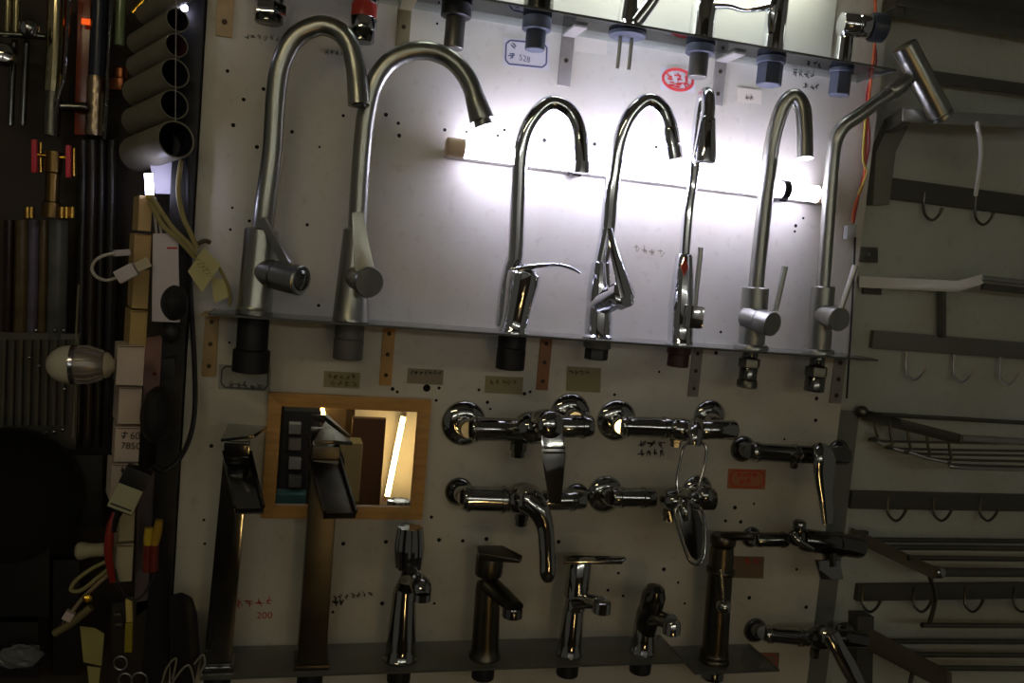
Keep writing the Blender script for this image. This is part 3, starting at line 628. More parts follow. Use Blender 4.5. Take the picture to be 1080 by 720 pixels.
# bronze single lever
p, t, tp = basebody('dark bronze basin faucet with short wedge lever and slanted spout', 511, 515, 612, .021, .0185, bronze)
bm = B(); sweep(bm, [P(515, 615, AX+.005), P(530, 628, .085), P(544, 641, .115)], [.0175, .0165, .014], 16, flat=.7, ref=(0, 0, 1)); part('spout', bm, bronze, t)
bm = B(); e = P(541, 640, .112); lathe(bm, e, (0, 0, -1), [(.013, 0), (.0145, .004), (.0145, .014), (.011, .016)]); part('aerator', bm, darkchrome, t)
bm = B(); lathe(bm, P(515, 606, AX), (0, 0, 1), [(.0195, 0), (.0205, .003), (.0205, .03), (.018, .034)]); part('handle_block', bm, bronze, t)
bm = B(); hull(bm, [P(503, 575, .05), P(530, 575, .05), P(551, 586, .11), P(548, 591, .11), P(505, 583, .085)], [P(503, 582, .05), P(530, 582, .05), P(551, 590, .11), P(548, 594, .11), P(505, 591, .085)], .001); part('lever', bm, bronze, t)
# chrome faucet with thin level lever
p, t, tp = basebody('chrome basin faucet with thin flat lever reaching right above its spout', 600, 605, 640, .0185, .0165, chrome)
bm = B(); lathe(bm, P(606, 642, AX), (0, 0, 1), [(.016, 0), (.0165, .012), (.0150, .018), (.0190, .021), (.0190, .0775), (.017, .080)]); part('cartridge', bm, chrome, t)
bm = B(); sweep(bm, [P(608, 634, AX+.01), P(622, 634, .09), P(634, 636, .118)], [.0125, .011, .0105], 16); part('spout', bm, chrome, t)
bm = B(); e = P(635, 637, .12); lathe(bm, e+V((0, 0, .006)), (0, 0, -1), [(.011, 0), (.0135, .002), (.0135, .018), (.010, .02)]); part('aerator', bm, chrome, t)
bm = B(); hull(bm, [P(594, 585, .07), P(655, 586, .09), P(661, 588, .095), P(656, 592, .10), P(594, 592, .09)], [P(594, 588, .07), P(655, 589, .09), P(661, 590, .095), P(656, 595, .10), P(594, 595, .09)], .0008); part('lever', bm, chrome, t)
# small domed faucet
p, t, tp = basebody('small chrome basin faucet with domed head, right end of the lowest shelf', 677, 680, 652, .0185, .0165, chrome)
bm = B(); sweep(bm, [P(680, 668, AX), P(683, 650, AX+.008), P(686, 640, AX+.014)], [.016, .0185, .0165], 18); part('collar', bm, darkchrome, t)
bm = B(); lathe(bm, P(686, 642, .075), (.02, -.25, 1), [(.016, 0), (.0185, .006), (.0185, .026), (.014, .038), (.005, .042)]); part('domed_handle', bm, darkchrome, t)
bm = B(); sweep(bm, [P(682, 652, AX+.01), P(696, 652, .09), P(708, 656, .115)], [.0135, .012, .0125], 16); part('spout', bm, chrome, t)
bm = B(); e = P(709, 654, .118); lathe(bm, e, (0, -.1, -1), [(.011, 0), (.0135, .004), (.0135, .02), (.010, .022)], 12); part('aerator', bm, chrome, t)
# bronze column faucet
p, t, tp = basebody('dark bronze column faucet with side arm, alone right of the lowest shelf', 753, 762, 572, .0215, .019, bronze, False, zb2)
bm = B(); lathe(bm, P(762, 574, AX), (0, 0, 1), [(.019, 0), (.0205, .002), (.0205, .012), (.018, .016)]); part('cap', bm, bronze, t)
bm = B(); sweep(bm, [P(764, 566, AX), P(780, 565, .08), P(795, 566, .095)], [.012, .010, .009], 14, flat=.7, ref=(0, 0, 1)); part('spout', bm, bronze, t)
bm = B(); ball(bm, P(763, 639, .085), .012); part('knob', bm, chrome, t)
bm = B(); sweep(bm, [P(760, 600, .08), P(763, 634, .085)], [.0028, .0028], 10, smooth=1); part('lever', bm, chrome, t)
for yy in (602, 690):
    c = P(760-(yy-602)*.08, yy, AX); bm = B(); lathe(bm, c, (0, 0, 1), [(.0225, -.003), (.0235, -.001), (.0235, .002), (.0225, .004)]); part('ring', bm, bronze, t)
nutbelow(t, p, zb2, [(.014, .006, darkchrome, 'shank', 20), (.018, .02, darkchrome, 'mounting_nut', 24)])

# ------------------------------------------------------------------ mirror
t = thing('wall_mirror', 'small mirror in a pine wood frame hung below the middle shelf', 'mirror', P(365, 548))
FD = .014
mo = [P(282, 415, FD), P(455, 421, FD), P(446, 547, FD), P(276, 548, FD)]
xl, xr = (mo[0].x+mo[3].x)/2, (mo[1].x+mo[2].x)/2; zt_, zb_ = (mo[0].z+mo[1].z)/2, (mo[2].z+mo[3].z)/2
fw = 13.5*S(365, 480)
def fr(o, i):   # one mitred stile: outer edge o0-o1, inner i0-i1 (x,z)
    bm = B(); a = [V((o[0][0], -FD, o[0][1])), V((o[1][0], -FD, o[1][1])), V((i[1][0], -FD, i[1][1])), V((i[0][0], -FD, i[0][1]))]
    hull(bm, a, [q+V((0, FD-.0005, 0)) for q in a], .0012); return bm
O = [(xl, zt_), (xr, zt_), (xr, zb_), (xl, zb_)]; I = [(xl+fw, zt_-fw), (xr-fw, zt_-fw), (xr-fw, zb_+fw), (xl+fw, zb_+fw)]
for k in range(4): part('frame_stile', fr((O[k], O[(k+1) % 4]), (I[k], I[(k+1) % 4])), wood, t)
bm = B(); box(bm, ((xl+xr)/2, -.007, (zt_+zb_)/2), (xr-xl-2*fw+.004, .002, zt_-zb_-2*fw+.004)); part('mirror_glass', bm, mirrorm, t, smooth=0)

# what the mirror shows: the shelf and lamp on the opposite wall
def OPP(px, py, dep):
    q = P(px, py, -dep); return V((q.x, -dep, q.z))
a, b = OPP(425, 438, 2.58), OPP(408, 522, 2.58)
tubelamp(a, b, .011, (255, 208, 130), WARM_POWER, 'warm upright tube light on the opposite wall, seen in the mirror', .02, back=(0, -.025, 0))
a, b = OPP(339, 424, 2.66), OPP(341, 440, 2.66)
tubelamp(a, b, .010, (255, 200, 110), WARM_POWER*.6, 'short warm lamp high on the opposite wall, seen in the mirror', .012, back=(0, -.02, 0))
def _pale():
    a, b = OPP(376, 405, 2.69), OPP(470, 570, 2.69)
    bm = B(); box(bm, ((a.x+b.x)/2, -2.685, (a.z+b.z)/2), (abs(b.x-a.x), .01, abs(b.z-a.z)), bev=.001); solo('pale_board', bm, mat('pale opposite board', (196, 200, 196), .6), 'pale board behind the warm tube on the opposite wall, seen in the mirror', 'board')
_pale()
def oppbox(name, x0, y0, x1, y1, dep, thick, mt, label, cat, kids=()):
    a, b = OPP(x0, y0, dep), OPP(x1, y1, dep); lo = V((min(a.x, b.x), 0, min(a.z, b.z))); hi = V((max(a.x, b.x), 0, max(a.z, b.z)))
    bm = B(); box(bm, ((lo.x+hi.x)/2, -dep-thick/2, (lo.z+hi.z)/2), (hi.x-lo.x, thick, hi.z-lo.z), bev=.004)
    return solo(name, bm, mt, label, cat)
oppbox('cabinet', 300, 432, 330, 560, 2.4, .28, mat('dark cabinet', (66, 62, 58), .5), 'dark cabinet against the opposite wall, seen in the mirror', 'cabinet')
for k, (y, cc) in enumerate(((446, (170, 166, 156)), (463, (150, 140, 126)), (483, (176, 176, 170)), (502, (120, 116, 108)))):
    oppbox('carton', 305, y, 317, y+11, 2.34, .055, mat('opp carton %d' % k, cc, .6), 'pale carton on the opposite cabinet front, number %s down, seen in the mirror' % ('first', 'second', 'third', 'fourth')[k], 'box')
oppbox('crate', 292, 520, 322, 545, 2.3, .09, mat('teal crate', (70, 110, 110), .5), 'teal crate standing by the opposite cabinet, seen in the mirror', 'crate')
oppbox('door_leaf', 372, 440, 398, 560, 2.45, .05, mat('brown board', (130, 88, 54), .5), 'brown upright board leaning opposite, seen in the mirror', 'board')
oppbox('carton', 356, 466, 378, 528, 2.2, .12, mat('tan carton', (196, 172, 112), .6), 'tall tan carton opposite the mirror, reflected beside the bronze faucet', 'box')
# added row of unseen white tubes, brightening what the chrome reflects
for k, x in enumerate((-.9, .1, 1.0)):
    tubelamp((x-.35, -2.59, .42), (x+.35, -2.59, .42), .015, (250, 250, 232), FILL_ROW_POWER, ['left', 'middle', 'right'][k]+' added fill tube of the unseen row high on the opposite wall', .02, back=(0, -.03, 0))
bm = B(); box(bm, (0, -2.693, .55), (3.2, .012, 1.4), bev=.002); solo('fill_reflector', bm, mat('added white reflector', (206, 204, 208), .5), 'long added white reflector high on the opposite wall, behind the viewer', 'panel')  # unseen reflector added to lighten the chrome stems
# aisle tube, front left, above the viewer
tubelamp((-1.15, -1.15, .75), (-.55, -1.35, .80), .015, (255, 236, 190), AISLE_POWER, 'yellowish tube light hung over the aisle, behind the viewer', .02, back=(0, 0, .03))

# ------------------------------------------------------------------ labels and writing on the board
def label(pts, d, mt, txt, cat='label', ink=None, draw=None, name='price_label'):
    bm = B(); slab(bm, pts, d, .0004)
    o = solo(name, bm, mt, txt, cat, smooth=0)
    if draw:
        bm = B(); draw(bm, d+.0003); part('writing', bm, ink, o, smooth=0)
    return o
def outline(bm, x0, y0, x1, y1, sl, d, wpx=1.5):
    c = 4; pts = [(x0+c, y0), (x1-c, y0), (x1, y0+c), (x1, y1-c), (x1-c, y1), (x0+c, y1), (x0, y1-c), (x0, y0+c)]
    pts = [(x-(y-y0)*.04, y+(x-x0)*sl) for x, y in pts]
    for k in range(8): stroke(bm, pts[k], pts[(k+1) % 8], d, wpx)
pale = mat('pale label', (205, 203, 205), .7, noise=.05)
def d1(bm, d): outline(bm, 534, 42, 577, 67, .10, d, 1.8); scrawl(bm, 538, 48, 545, 48, d, 1, 3, 1.4); scrawl(bm, 537, 58, 545, 59, d, 1, 4, 1.6); text(bm, '528', 547, 63, d, 6, .1, 12)
label([(531, 39), (580, 44), (579, 74), (530, 69)], .0008, pale, 'pale label with dark blue outline and numerals below the top shelf', ink=blueink, draw=d1)
def d2(bm, d):
    pts = [(715+16*math.cos(a), 84+11*math.sin(a)+2*math.cos(a)) for a in [k*math.pi/8 for k in range(16)]]
    for k in range(16): stroke(bm, pts[k], pts[(k+1) % 16], d, 3.2)
    scrawl(bm, 703, 80, 729, 83, d, 3, 8, 2.0); scrawl(bm, 704, 88, 728, 91, d, 3, 9, 1.8)
label([(697, 70), (734, 74), (733, 98), (696, 94)], .0008, pale, 'pale label with a thick red oval scrawl under the top shelf', ink=mat('bright red ink', (222, 74, 74), .7), draw=d2)
label([(778, 92), (803, 95), (803, 110), (778, 107)], .0008, mat('cream label', (216, 208, 190), .7), 'small cream label left of the brushed gooseneck top', ink=blackink, draw=lambda bm, d: scrawl(bm, 785, 102, 796, 103, d, 2, 2, 1))
label([(606, 38), (640, 42), (640, 58), (606, 54)], .0008, mat('shiny tape', (222, 216, 200), .2), 'shiny cream tape strip right of the upper grey bracket', cat='tape')
def writing(name, txt, mt, draw):
    bm = B(); draw(bm, .0006); o = solo(name, bm, mt, txt, 'writing', smooth=0); return o
writing('red_writing', 'red handwriting in two lines with 200 between the square faucets', redink, lambda bm, d: (scrawl(bm, 248, 637, 288, 634, d, 4, 11, 1.2), text(bm, '200', 270, 652, d, 7, 0, 16)))
writing('black_writing', 'black handwriting right of the dark bronze waterfall faucet', blackink, lambda bm, d: (scrawl(bm, 350, 630, 394, 626, d, 7, 12, 1.0), scrawl(bm, 350, 635, 363, 634, d, 2, 13, 2.0)))
writing('black_writing', 'black handwriting in two rows under the open loop mixer', blackink, lambda bm, d: (scrawl(bm, 673, 467, 702, 468, d, 3, 14, 1.6), scrawl(bm, 673, 478, 702, 478, d, 4, 15, 1.4)))
writing('black_writing', 'black handwriting near the top right corner of the board', blackink, lambda bm, d: (scrawl(bm, 835, 77, 860, 81, d, 4, 16, 1.2), scrawl(bm, 846, 90, 866, 92, d, 3, 17, 1.2)))
writing('black_writing', 'faint handwriting under the arch of the first gooseneck', greyplastic, lambda bm, d: scrawl(bm, 342, 54, 364, 57, d, 4, 18, 1.2))
writing('faint_writing', 'faint grey writing above the arch of the first gooseneck', greyplastic, lambda bm, d: scrawl(bm, 258, 38, 296, 41, d, 6, 19, .9))
writing('faint_writing', 'faint brownish writing right of the chrome paddle lever faucet', mat('faded ink', (150, 140, 120), .8), lambda bm, d: scrawl(bm, 668, 261, 702, 268, d, 4, 20, 1.2))
bl = mat('grey blue label', (150, 150, 142), .7)
def d3(bm, d): outline(bm, 234, 386, 283, 408, .06, d, 1.8); scrawl(bm, 240, 405, 278, 408, d, 5, 21, 1.4)
label([(231, 384), (286, 387), (285, 413), (230, 410)], .0008, bl, 'grey label with dark outline half hidden under the first black nut', ink=mat('slate ink', (74, 78, 76), .7), draw=d3)
olive = mat('olive label', (152, 142, 106), .7)
label([(342, 391), (380, 393), (379, 410), (341, 408)], .0008, olive, 'olive label above the mirror with two rows of small writing', ink=mat('olive ink', (84, 72, 36), .7), draw=lambda bm, d: (scrawl(bm, 345, 397, 376, 398, d, 5, 22, 1), scrawl(bm, 347, 404, 378, 406, d, 4, 23, .8)))
label([(430, 388), (468, 390), (467, 406), (429, 404)], .0008, mat('dull label', (140, 132, 112), .7), 'dull label right of the orange tan bracket', ink=blackink, draw=lambda bm, d: scrawl(bm, 432, 392, 466, 393, d, 7, 24, .9))
label([(512, 396), (552, 398), (551, 416), (511, 414)], .0008, olive, 'olive label under the second black nut', ink=mat('olive ink', (84, 72, 36), .7), draw=lambda bm, d: scrawl(bm, 516, 402, 546, 403, d, 5, 25, .8))
label([(598, 386), (634, 388), (633, 414), (597, 412)], .0008, mat('khaki label', (140, 132, 96), .7), 'khaki label between the reddish bracket and the open loop mixer', ink=mat('olive ink', (84, 72, 36), .7), draw=lambda bm, d: scrawl(bm, 600, 392, 622, 393, d, 4, 26, .9))
def d4(bm, d): outline(bm, 771, 496, 806, 513, .02, d, 1.3); scrawl(bm, 776, 500, 800, 501, d, 4, 27, 1.3); scrawl(bm, 780, 508, 792, 508, d, 2, 28, 1.2)
label([(768, 494), (808, 495), (807, 516), (767, 515)], .0008, mat('orange label', (176, 112, 74), .7, noise=.1), 'orange label with red outline below the upper right wall tap', ink=redink, draw=d4)
label([(767, 586), (806, 587), (805, 610), (766, 609)], .0008, mat('brown label', (120, 98, 72), .7), 'dull brown label under the middle right wall tap', ink=redink, draw=lambda bm, d: scrawl(bm, 784, 592, 801, 592, d, 2, 29, 1.2))
label([(780, 688), (822, 688), (821, 706), (779, 706)], .0008, mat('brown label two', (112, 90, 70), .7), 'dull brown label below the bottom right wall tap', ink=redink, draw=lambda bm, d: outline(bm, 783, 690, 819, 704, 0, d, 1))

# ------------------------------------------------------------------ wires hanging at the right edge of the board
DW = -.012
def wire(pts, r, mt, txt, cat='cable', name='hanging_wire', d=None):
    bm = B(); sweep(bm, [P(x, y, q) for x, y, q in pts], r, 8, smooth=5); return solo(name, bm, mt, txt, cat)
wire([(922, -10, .01), (924, 25, .01), (921, 62, .01), (916, 110, .01), (913, 150, .01), (911, 190, .01), (902, 215, .01), (899, 234, .01)], .0022, mat('orange wire', (196, 92, 50), .5), 'orange wire hanging down the right edge of the board')
wire([(925, -10, .006), (921, 30, .006), (924, 66, .006), (914, 100, .006), (917, 150, .006), (908, 195, .006), (900, 236, .006)], .0018, mat('red wire', (150, 46, 44), .5), 'dark red wire twisted round the orange wire')
wire([(914, 110, .012), (910, 165, .012), (914, 182, .012), (905, 205, .012)], .0018, mat('yellow wire', (190, 170, 70), .5), 'short yellow wire beside the bar shower head neck')
bm = B(); slab(bm, [(894, 238), (904, 236), (903, 250), (893, 252)], .012, .010, .0012); solo('wire_connector', bm, mat('pale connector', (170, 170, 164), .5), 'small pale wire connector at the end of the orange wire', 'connector')
wire([(902, 250, .006), (900, 300, .006), (896, 370, .006), (893, 420, .006)], .0016, black, 'thin black wire running down from the pale connector')

# ------------------------------------------------------------------ racks on the right-hand panel
DR = -.032                        # face of the right panel
def pbar(t, name, a, b, r, mt, flat=None):
    bm = B()
    if flat: bar(bm, P(*a), P(*b), flat[0], flat[1], bev=.0008)
    else: sweep(bm, [P(*a), P(*b)], r, 12, smooth=1)
    return part(name, bm, mt, t)
def hook(t, x, y0, y1, mt, d=DR+.012, k=1.0):
    bm = B(); sweep(bm, [P(x-1, y0, d), P(x-2, (y0+y1)/2, d), P(x, y1-4*k, d+.006), P(x+7*k, y1+1*k, d+.02), P(x+14*k, y1-4*k, d+.03), P(x+18*k, y1-12*k, d+.034)], [.0024]*5+[.003], 8, smooth=4); part('hook', bm, mt, t)
def rail(t, x0, y0, x1, y1, hpx, mt, d=DR, th=.012):
    a, b = P(x0, y0, d+th), P(x1, y1, d+th); h = hpx*S((x0+x1)/2, (y0+y1)/2, d); z = (a.z+b.z)/2
    bm = B(); box(bm, ((a.x+b.x)/2, -d-th/2-.0005, z), (b.x-a.x, th-.001, h), bev=.001); return part('hook_rail', bm, mt, t)
# rack over the top edge
t = thing('towel_rack', 'dull metal towel rack at the top right with a polished front bar and dropped wire', 'rack', P(1000, 215, DR))
bm = B(); slab(bm, [(939, 128), (954, 118), (958, 134), (945, 160), (938, 216), (921, 216), (924, 160)], DR+.02, .019, .001); part('end_bracket', bm, mat('grey bracket enamel', (120, 120, 110), .55), t)
bm = B(); hull(bm, [P(932, 126, DR+.02), P(944, 126, DR+.02), P(944, 140, DR+.02), P(932, 140, DR+.02)], [P(950, 114, DR+.10), P(960, 114, DR+.10), P(960, 130, DR+.10), P(950, 130, DR+.10)], .001); part('arm', bm, rackmetal, t)
pbar(t, 'front_bar', (951, 122, DR+.10), (1120, 130, DR+.10), 0, racklight, (.006, .019))
for dd, mt_ in ((.025, rackmetal), (.055, rackmetal)): pbar(t, 'shelf_bar', (942, 126-dd*30, DR+dd), (1120, 132-dd*40, DR+dd), .005, mt_)
bm = B(); sweep(bm, [P(1030, 128, DR+.105), P(1034, 150, DR+.10), P(1034, 170, DR+.085), P(1029, 206, DR+.06)], .0034, 10); part('dropped_wire', bm, mat('pale enamel', (226, 226, 218), .4), t)
rail(t, 936, 205, 1120, 215, 21, darkrail); 
for x in (976, 1030, 1084): hook(t, x, 203+(x-976)*.08, 231+(x-976)*.09, rackmetal)
pbar(t, 'upper_bar', (960, 78, DR+.03), (1120, 100, DR+.03), 0, darkrail, (.012, .018))
t = thing('towel_rack', 'dark flat towel rack cut by the top right corner of the view', 'rack', P(1010, 30, DR))
pbar(t, 'flat_bar', (938, 4, DR+.05), (1120, 36, DR+.05), 0, rackmetal, (.05, .02)); pbar(t, 'rear_bar', (938, -10, DR+.01), (1120, 16, DR+.01), 0, darkrail, (.018, .03))
bm = B(); hull(bm, [P(944, -8, DR+.001), P(954, -8, DR+.001), P(954, 16, DR+.001), P(944, 16, DR+.001)], [P(944, -6, DR+.07), P(954, -6, DR+.07), P(954, 18, DR+.07), P(944, 18, DR+.07)], .001); part('end_bracket', bm, darkrail, t)
# white armed rack
t = thing('towel_rack', 'pale metal towel rack with a bright bent arm over three wire hooks', 'rack', P(1000, 375, DR))
bm = B(); hull(bm, [P(906, 291, DR+.012), P(1010, 296, DR+.030), P(1036, 289, DR+.055), P(1037, 299, DR+.055), P(1010, 308, DR+.030), P(906, 303, DR+.012)], [P(906, 291, DR+.008), P(1010, 296, DR+.026), P(1036, 289, DR+.05), P(1037, 299, DR+.05), P(1010, 308, DR+.026), P(906, 303, DR+.008)], .001); part('arm', bm, mat('pale enamel', (226, 226, 218), .4), t)
pbar(t, 'front_bar', (1036, 293, DR+.055), (1120, 302, DR+.055), .0045, racklight); pbar(t, 'lower_bar', (1036, 302, DR+.05), (1120, 311, DR+.05), 0, darkrail, (.008, .012))
pbar(t, 'post', (993, 306, DR+.016), (993, 356, DR+.016), 0, rackmetal, (.014, .008))
rail(t, 921, 359, 1120, 372, 18, mat('mid grey rail', (120, 120, 110), .45, .5))
for x in (957, 1007, 1056): hook(t, x, 371+(x-957)*.05, 399+(x-957)*.05, racklight)
# wire basket
t = thing('wire_basket', 'dull wire basket shelf with looped end wires and a dark hook rail below', 'rack', P(1000, 540, DR))
bm = B(); hull(bm, [P(909, 431, DR+.008), P(909, 443, DR+.008), P(909, 443, DR+.012), P(909, 431, DR+.012)], [P(1011, 457, DR+.13), P(1011, 468, DR+.13), P(1014, 469, DR+.128), P(1014, 458, DR+.128)], .0006); part('side_band', bm, rackmetal, t)
bm = B(); ball(bm, P(909, 434, DR+.014), .011); part('wall_knob', bm, rackmetal, t)
wp = [(909, 431), (924, 437), (939, 442), (958, 447), (978, 452), (1001, 457), (1014, 462)]
lowpts = [(921, 463, .02), (938, 472, .04), (958, 477, .065), (978, 483, .09), (1001, 488, .112), (1014, 493, .13)]
bm = B(); sweep(bm, [P(x, y, DR+q) for x, y, q in lowpts]+[P(1120, 496, DR+.13)], .0028, 10); part('bottom_wire', bm, racklight, t)
for k, (x, q) in enumerate(((923, .025), (939, .045), (958, .066), (978, .088), (1001, .115))):
    yt = 437+(x-924)*.235; yl = [463, 471, 476, 482, 488][k]
    bm = B(); sweep(bm, [P(x, yt+4, DR+q), P(x, yt+14, DR+q), P(x+3, yl-3, DR+q), P(x+10, yl+2, DR+q), P(1120, yl+5, DR+q)], .0024, 8); part('basket_wire', bm, rackmetal, t)
pbar(t, 'front_bar', (1013, 462, DR+.13), (1120, 468, DR+.13), .0062, racklight)
pbar(t, 'rear_bar', (911, 436, DR+.012), (1120, 448, DR+.012), .004, rackmetal)
rail(t, 898, 528, 1120, 531, 18, darkrail)
for x in (938, 986, 1035): hook(t, x, 524, 548, rackmetal)
# dark double rack
t = thing('towel_rack', 'dark double towel rack with a bright corner cap low on the right', 'rack', P(1000, 640, DR))
bm = B(); hull(bm, [P(898, 556, DR+.006), P(898, 570, DR+.006), P(898, 570, DR+.014), P(898, 556, DR+.014)], [P(981, 596, DR+.10), P(981, 609, DR+.10), P(986, 610, DR+.098), P(986, 597, DR+.098)], .0006); part('arm', bm, mat('brown rack metal', (108, 103, 90), .45, .5), t)
a, b = P(985, 603, DR+.10), P(999, 604, DR+.10); bm = B(); lathe(bm, a, b-a, [(.009, 0), (.0105, .002), (.0105, .014), (.008, .018)]); part('corner_cap', bm, chrome, t)
pbar(t, 'front_bar', (990, 603, DR+.10), (1120, 604, DR+.10), .008, darkrail)
for dd, yy in ((.02, 569), (.05, 577), (.075, 588)): pbar(t, 'shelf_bar', (905+dd*700, yy, DR+dd), (1120, yy+2, DR+dd), .0045, rackmetal)
bm = B(); sweep(bm, [P(980, 606, DR+.095), P(985, 622, DR+.09), P(986, 635, DR+.085), P(980, 658, DR+.08)], .004, 10); part('dropped_wire', bm, rackmetal, t)
pbar(t, 'lower_bar', (972, 659, DR+.08), (1120, 660, DR+.08), .0045, rackmetal)
rail(t, 905, 624, 1120, 624, 17, darkrail)
for x in (911, 965, 1019, 1071): hook(t, x, 618, 644, rackmetal)
bm = B(); box(bm, P(909, 565, DR+.006), (.02, .010, .02), bev=.002); part('wall_mount', bm, darkrail, t)
t = thing('towel_rack', 'dark towel rack with a broad slanting arm in the bottom right corner', 'rack', P(1000, 715, DR))
bm = B(); hull(bm, [P(905, 655, DR+.004), P(905, 680, DR+.004), P(905, 680, DR+.02), P(905, 655, DR+.02)], [P(998, 706, DR+.12), P(998, 729, DR+.12), P(1004, 732, DR+.118), P(1004, 709, DR+.118)], .0006); part('arm', bm, mat('brown rack metal', (108, 103, 90), .45, .5), t)
bm = B(); slab(bm, [(905, 650), (922, 650), (920, 735), (903, 735)], DR+.03, .028, .001); part('end_bracket', bm, darkrail, t)
for dd, yy in ((.03, 676), (.06, 690), (.09, 704)): pbar(t, 'shelf_bar', (915+dd*700, yy, DR+dd), (1120, yy+1, DR+dd), .0048, rackmetal)
pbar(t, 'strut', (960, 720, DR+.06), (966, 694, DR+.06), .004, darkrail)
# small fixings and labels on the right panel
label([(943, 163), (975, 167), (974, 195), (943, 191)], DR+.001, mat('brown sticker', (150, 132, 108), .7), 'brown price sticker with orange print inside the upper right rack', ink=orangeink, draw=lambda bm, d: (scrawl(bm, 958, 172, 973, 174, d, 3, 31, 1.6), scrawl(bm, 949, 181, 958, 182, d, 2, 33, 2.0)), name='price_sticker')
label([(932, 308), (966, 311), (965, 336), (931, 333)], DR+.001, mat('green grey sticker', (120, 120, 102), .7), 'green grey sticker with yellow print under the bright bent arm', ink=yellowink, draw=lambda bm, d: (scrawl(bm, 934, 313, 964, 316, d, 4, 32, 2.2), scrawl(bm, 950, 325, 966, 326, d, 2, 35, 1.4)), name='price_sticker')
for x, y, nm, tx in ((916, 268, 'wall_bracket', 'small square fixing plate left of the bright bent arm'), (920, 302, 'wall_clip', 'dark clip fixed above the right end of the middle shelf')):
    bm = B(); slab(bm, [(x-9, y-8), (x+10, y-7), (x+10, y+9), (x-9, y+8)], DR+.008, .0075, .001); o = solo(nm, bm, rackmetal if x == 916 else darkrail, tx, 'fixing')
    bm = B(); lathe(bm, P(x, y, DR+.008), (0, -1, 0), [(.004, 0), (.003, .0015)], 12); part('screw', bm, steel, o)

# ------------------------------------------------------------------ the crowded left side: tube rolls, cartons, hoses, tools
rollm = mat('grey green tube', (124, 120, 104), .5, noise=.15, scale=30); rolld = mat('tube bore shade', (14, 16, 28), .8)
axr = ray(-345, 340).normalized()
rolls = [(197, -12, 12), (187.5, 21, 12.5), (186.5, 47.5, 12.5), (185, 77, 15.5), (184, 110, 15.5), (186, 147, 20)]
for k, (x, y, r) in enumerate(rolls):
    q = r*S(x, y, .06); p = P(x, y, .06); L = .13
    nm = ['topmost grey tube roll, cut by the top edge of the view', 'second grey tube roll from the top of the leaning pile', 'narrow grey tube roll third from the top, with a dark reddish bore', 'wide grey tube roll in the middle of the pile, notch at its right rim',
          'wide grey tube roll just above the fattest one', 'fattest grey tube roll, lowest of the pile, over the lit stick'][k]
    t = thing('tube_roll', nm, 'tube', p+V((0, 0, -q)), 'tube rolls piled left of the board')
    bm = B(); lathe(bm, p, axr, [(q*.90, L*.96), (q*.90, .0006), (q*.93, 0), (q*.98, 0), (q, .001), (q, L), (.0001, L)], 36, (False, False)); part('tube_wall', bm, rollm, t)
    bm = B(); lathe(bm, p+axr*.001, axr, [(q*.892, 0), (q*.892, L*.95), (.0001, L*.95)], 30, (False, False)); part('bore_shade', bm, rolld if k != 2 else mat('reddish lining', (70, 34, 40), .6), t)  # dark sleeve paints the shade inside the open tube
bm = B(); sweep(bm, [P(186, -10, .064), P(185.5, 40, .064), P(185, 128, .064)], .0007, 6); solo('thread', bm, mat('white thread', (150, 150, 150), .6), 'pale thread hanging across the open ends of the tube rolls', 'string')
bm = B(); sweep(bm, [P(156.5, 183, .045), P(158, 205, .045)], 4.0*S(157, 190), 12, smooth=1); o = solo('led_stick', bm, mat('led glow', (214, 214, 255), .5, emit=26), 'short lit white stick lamp under the fattest tube roll', 'lamp')
bm = B(); cyl(bm, P(158, 205, .045), P(158.6, 210, .045), 4.2*S(157, 190), 12); part('base', bm, mat('yellow base', (196, 170, 70), .5), o)
bm = B(); ball(bm, P(194.5, 8.5, .03), .0045); solo('led_bead', bm, mat('led glow two', (214, 214, 255), .5, emit=22), 'tiny lit white bead lamp beside the topmost tube roll', 'lamp')
bm = B(); slab(bm, [(158, 172), (198, 163), (195, 205), (164, 204)], .0, .002); solo('paper_card', bm, mat('white card', (206, 204, 216), .6), 'white card behind the lit stick lamp', 'card')
def carton(x0, xm, x1, y0, y1, col, txt, ink=None, d=.045, words=None):
    z0, z1 = P(xm, y0, d).z, P(xm, y1, d).z
    a = [P(x0, y0, d-.05), P(xm, y0, d), P(x1, y0, d-.004), P(x1-3, y0, d-.06)]
    top = [V((q.x, q.y, z0)) for q in a]; bot = [V((q.x, q.y, z1)) for q in a]
    bm = B(); hull(bm, top, bot, .001)
    t = thing('carton', txt, 'box', V((top[1].x, top[1].y, z1)), 'small cartons stacked in a column')
    part('carton_body', bm, mat('carton %d %d %d' % col, col, .65, noise=.08, scale=20), t, smooth=0)
    bm = B(); slab(bm, [(xm+1, y0+1.2), (x1-1, y0+1.2), (x1-1, y0+2.2), (xm+1, y0+2.2)], d+.0006, .0004); part('lid_seam', bm, mat('seam shade', (120, 96, 70), .8), t, smooth=0)
    if words:
        bm = B(); words(bm, d+.0012); part('writing', bm, blackink, t, smooth=0)
tan_ = (196, 168, 116); pk = (202, 184, 168)
carton(141, 147, 161, 206, 243, tan_, 'tan carton at the top of the column, right under the lit stick lamp')
carton(137, 142, 160, 246, 281, (190, 160, 110), 'tan carton beside the white cable loop')
carton(136, 141, 158, 283, 325, (186, 160, 104), 'tall tan carton left of the white adaptor box')
carton(132, 138, 156, 327, 366, (186, 158, 100), 'yellowish tan carton just above the light bulb')
carton(121, 124, 153, 364, 406, (206, 190, 176), 'pale carton touching the cap of the light bulb', d=.06)
carton(120, 126, 150, 408, 447, pk, 'pale carton between the bulb carton and the carton with numerals')
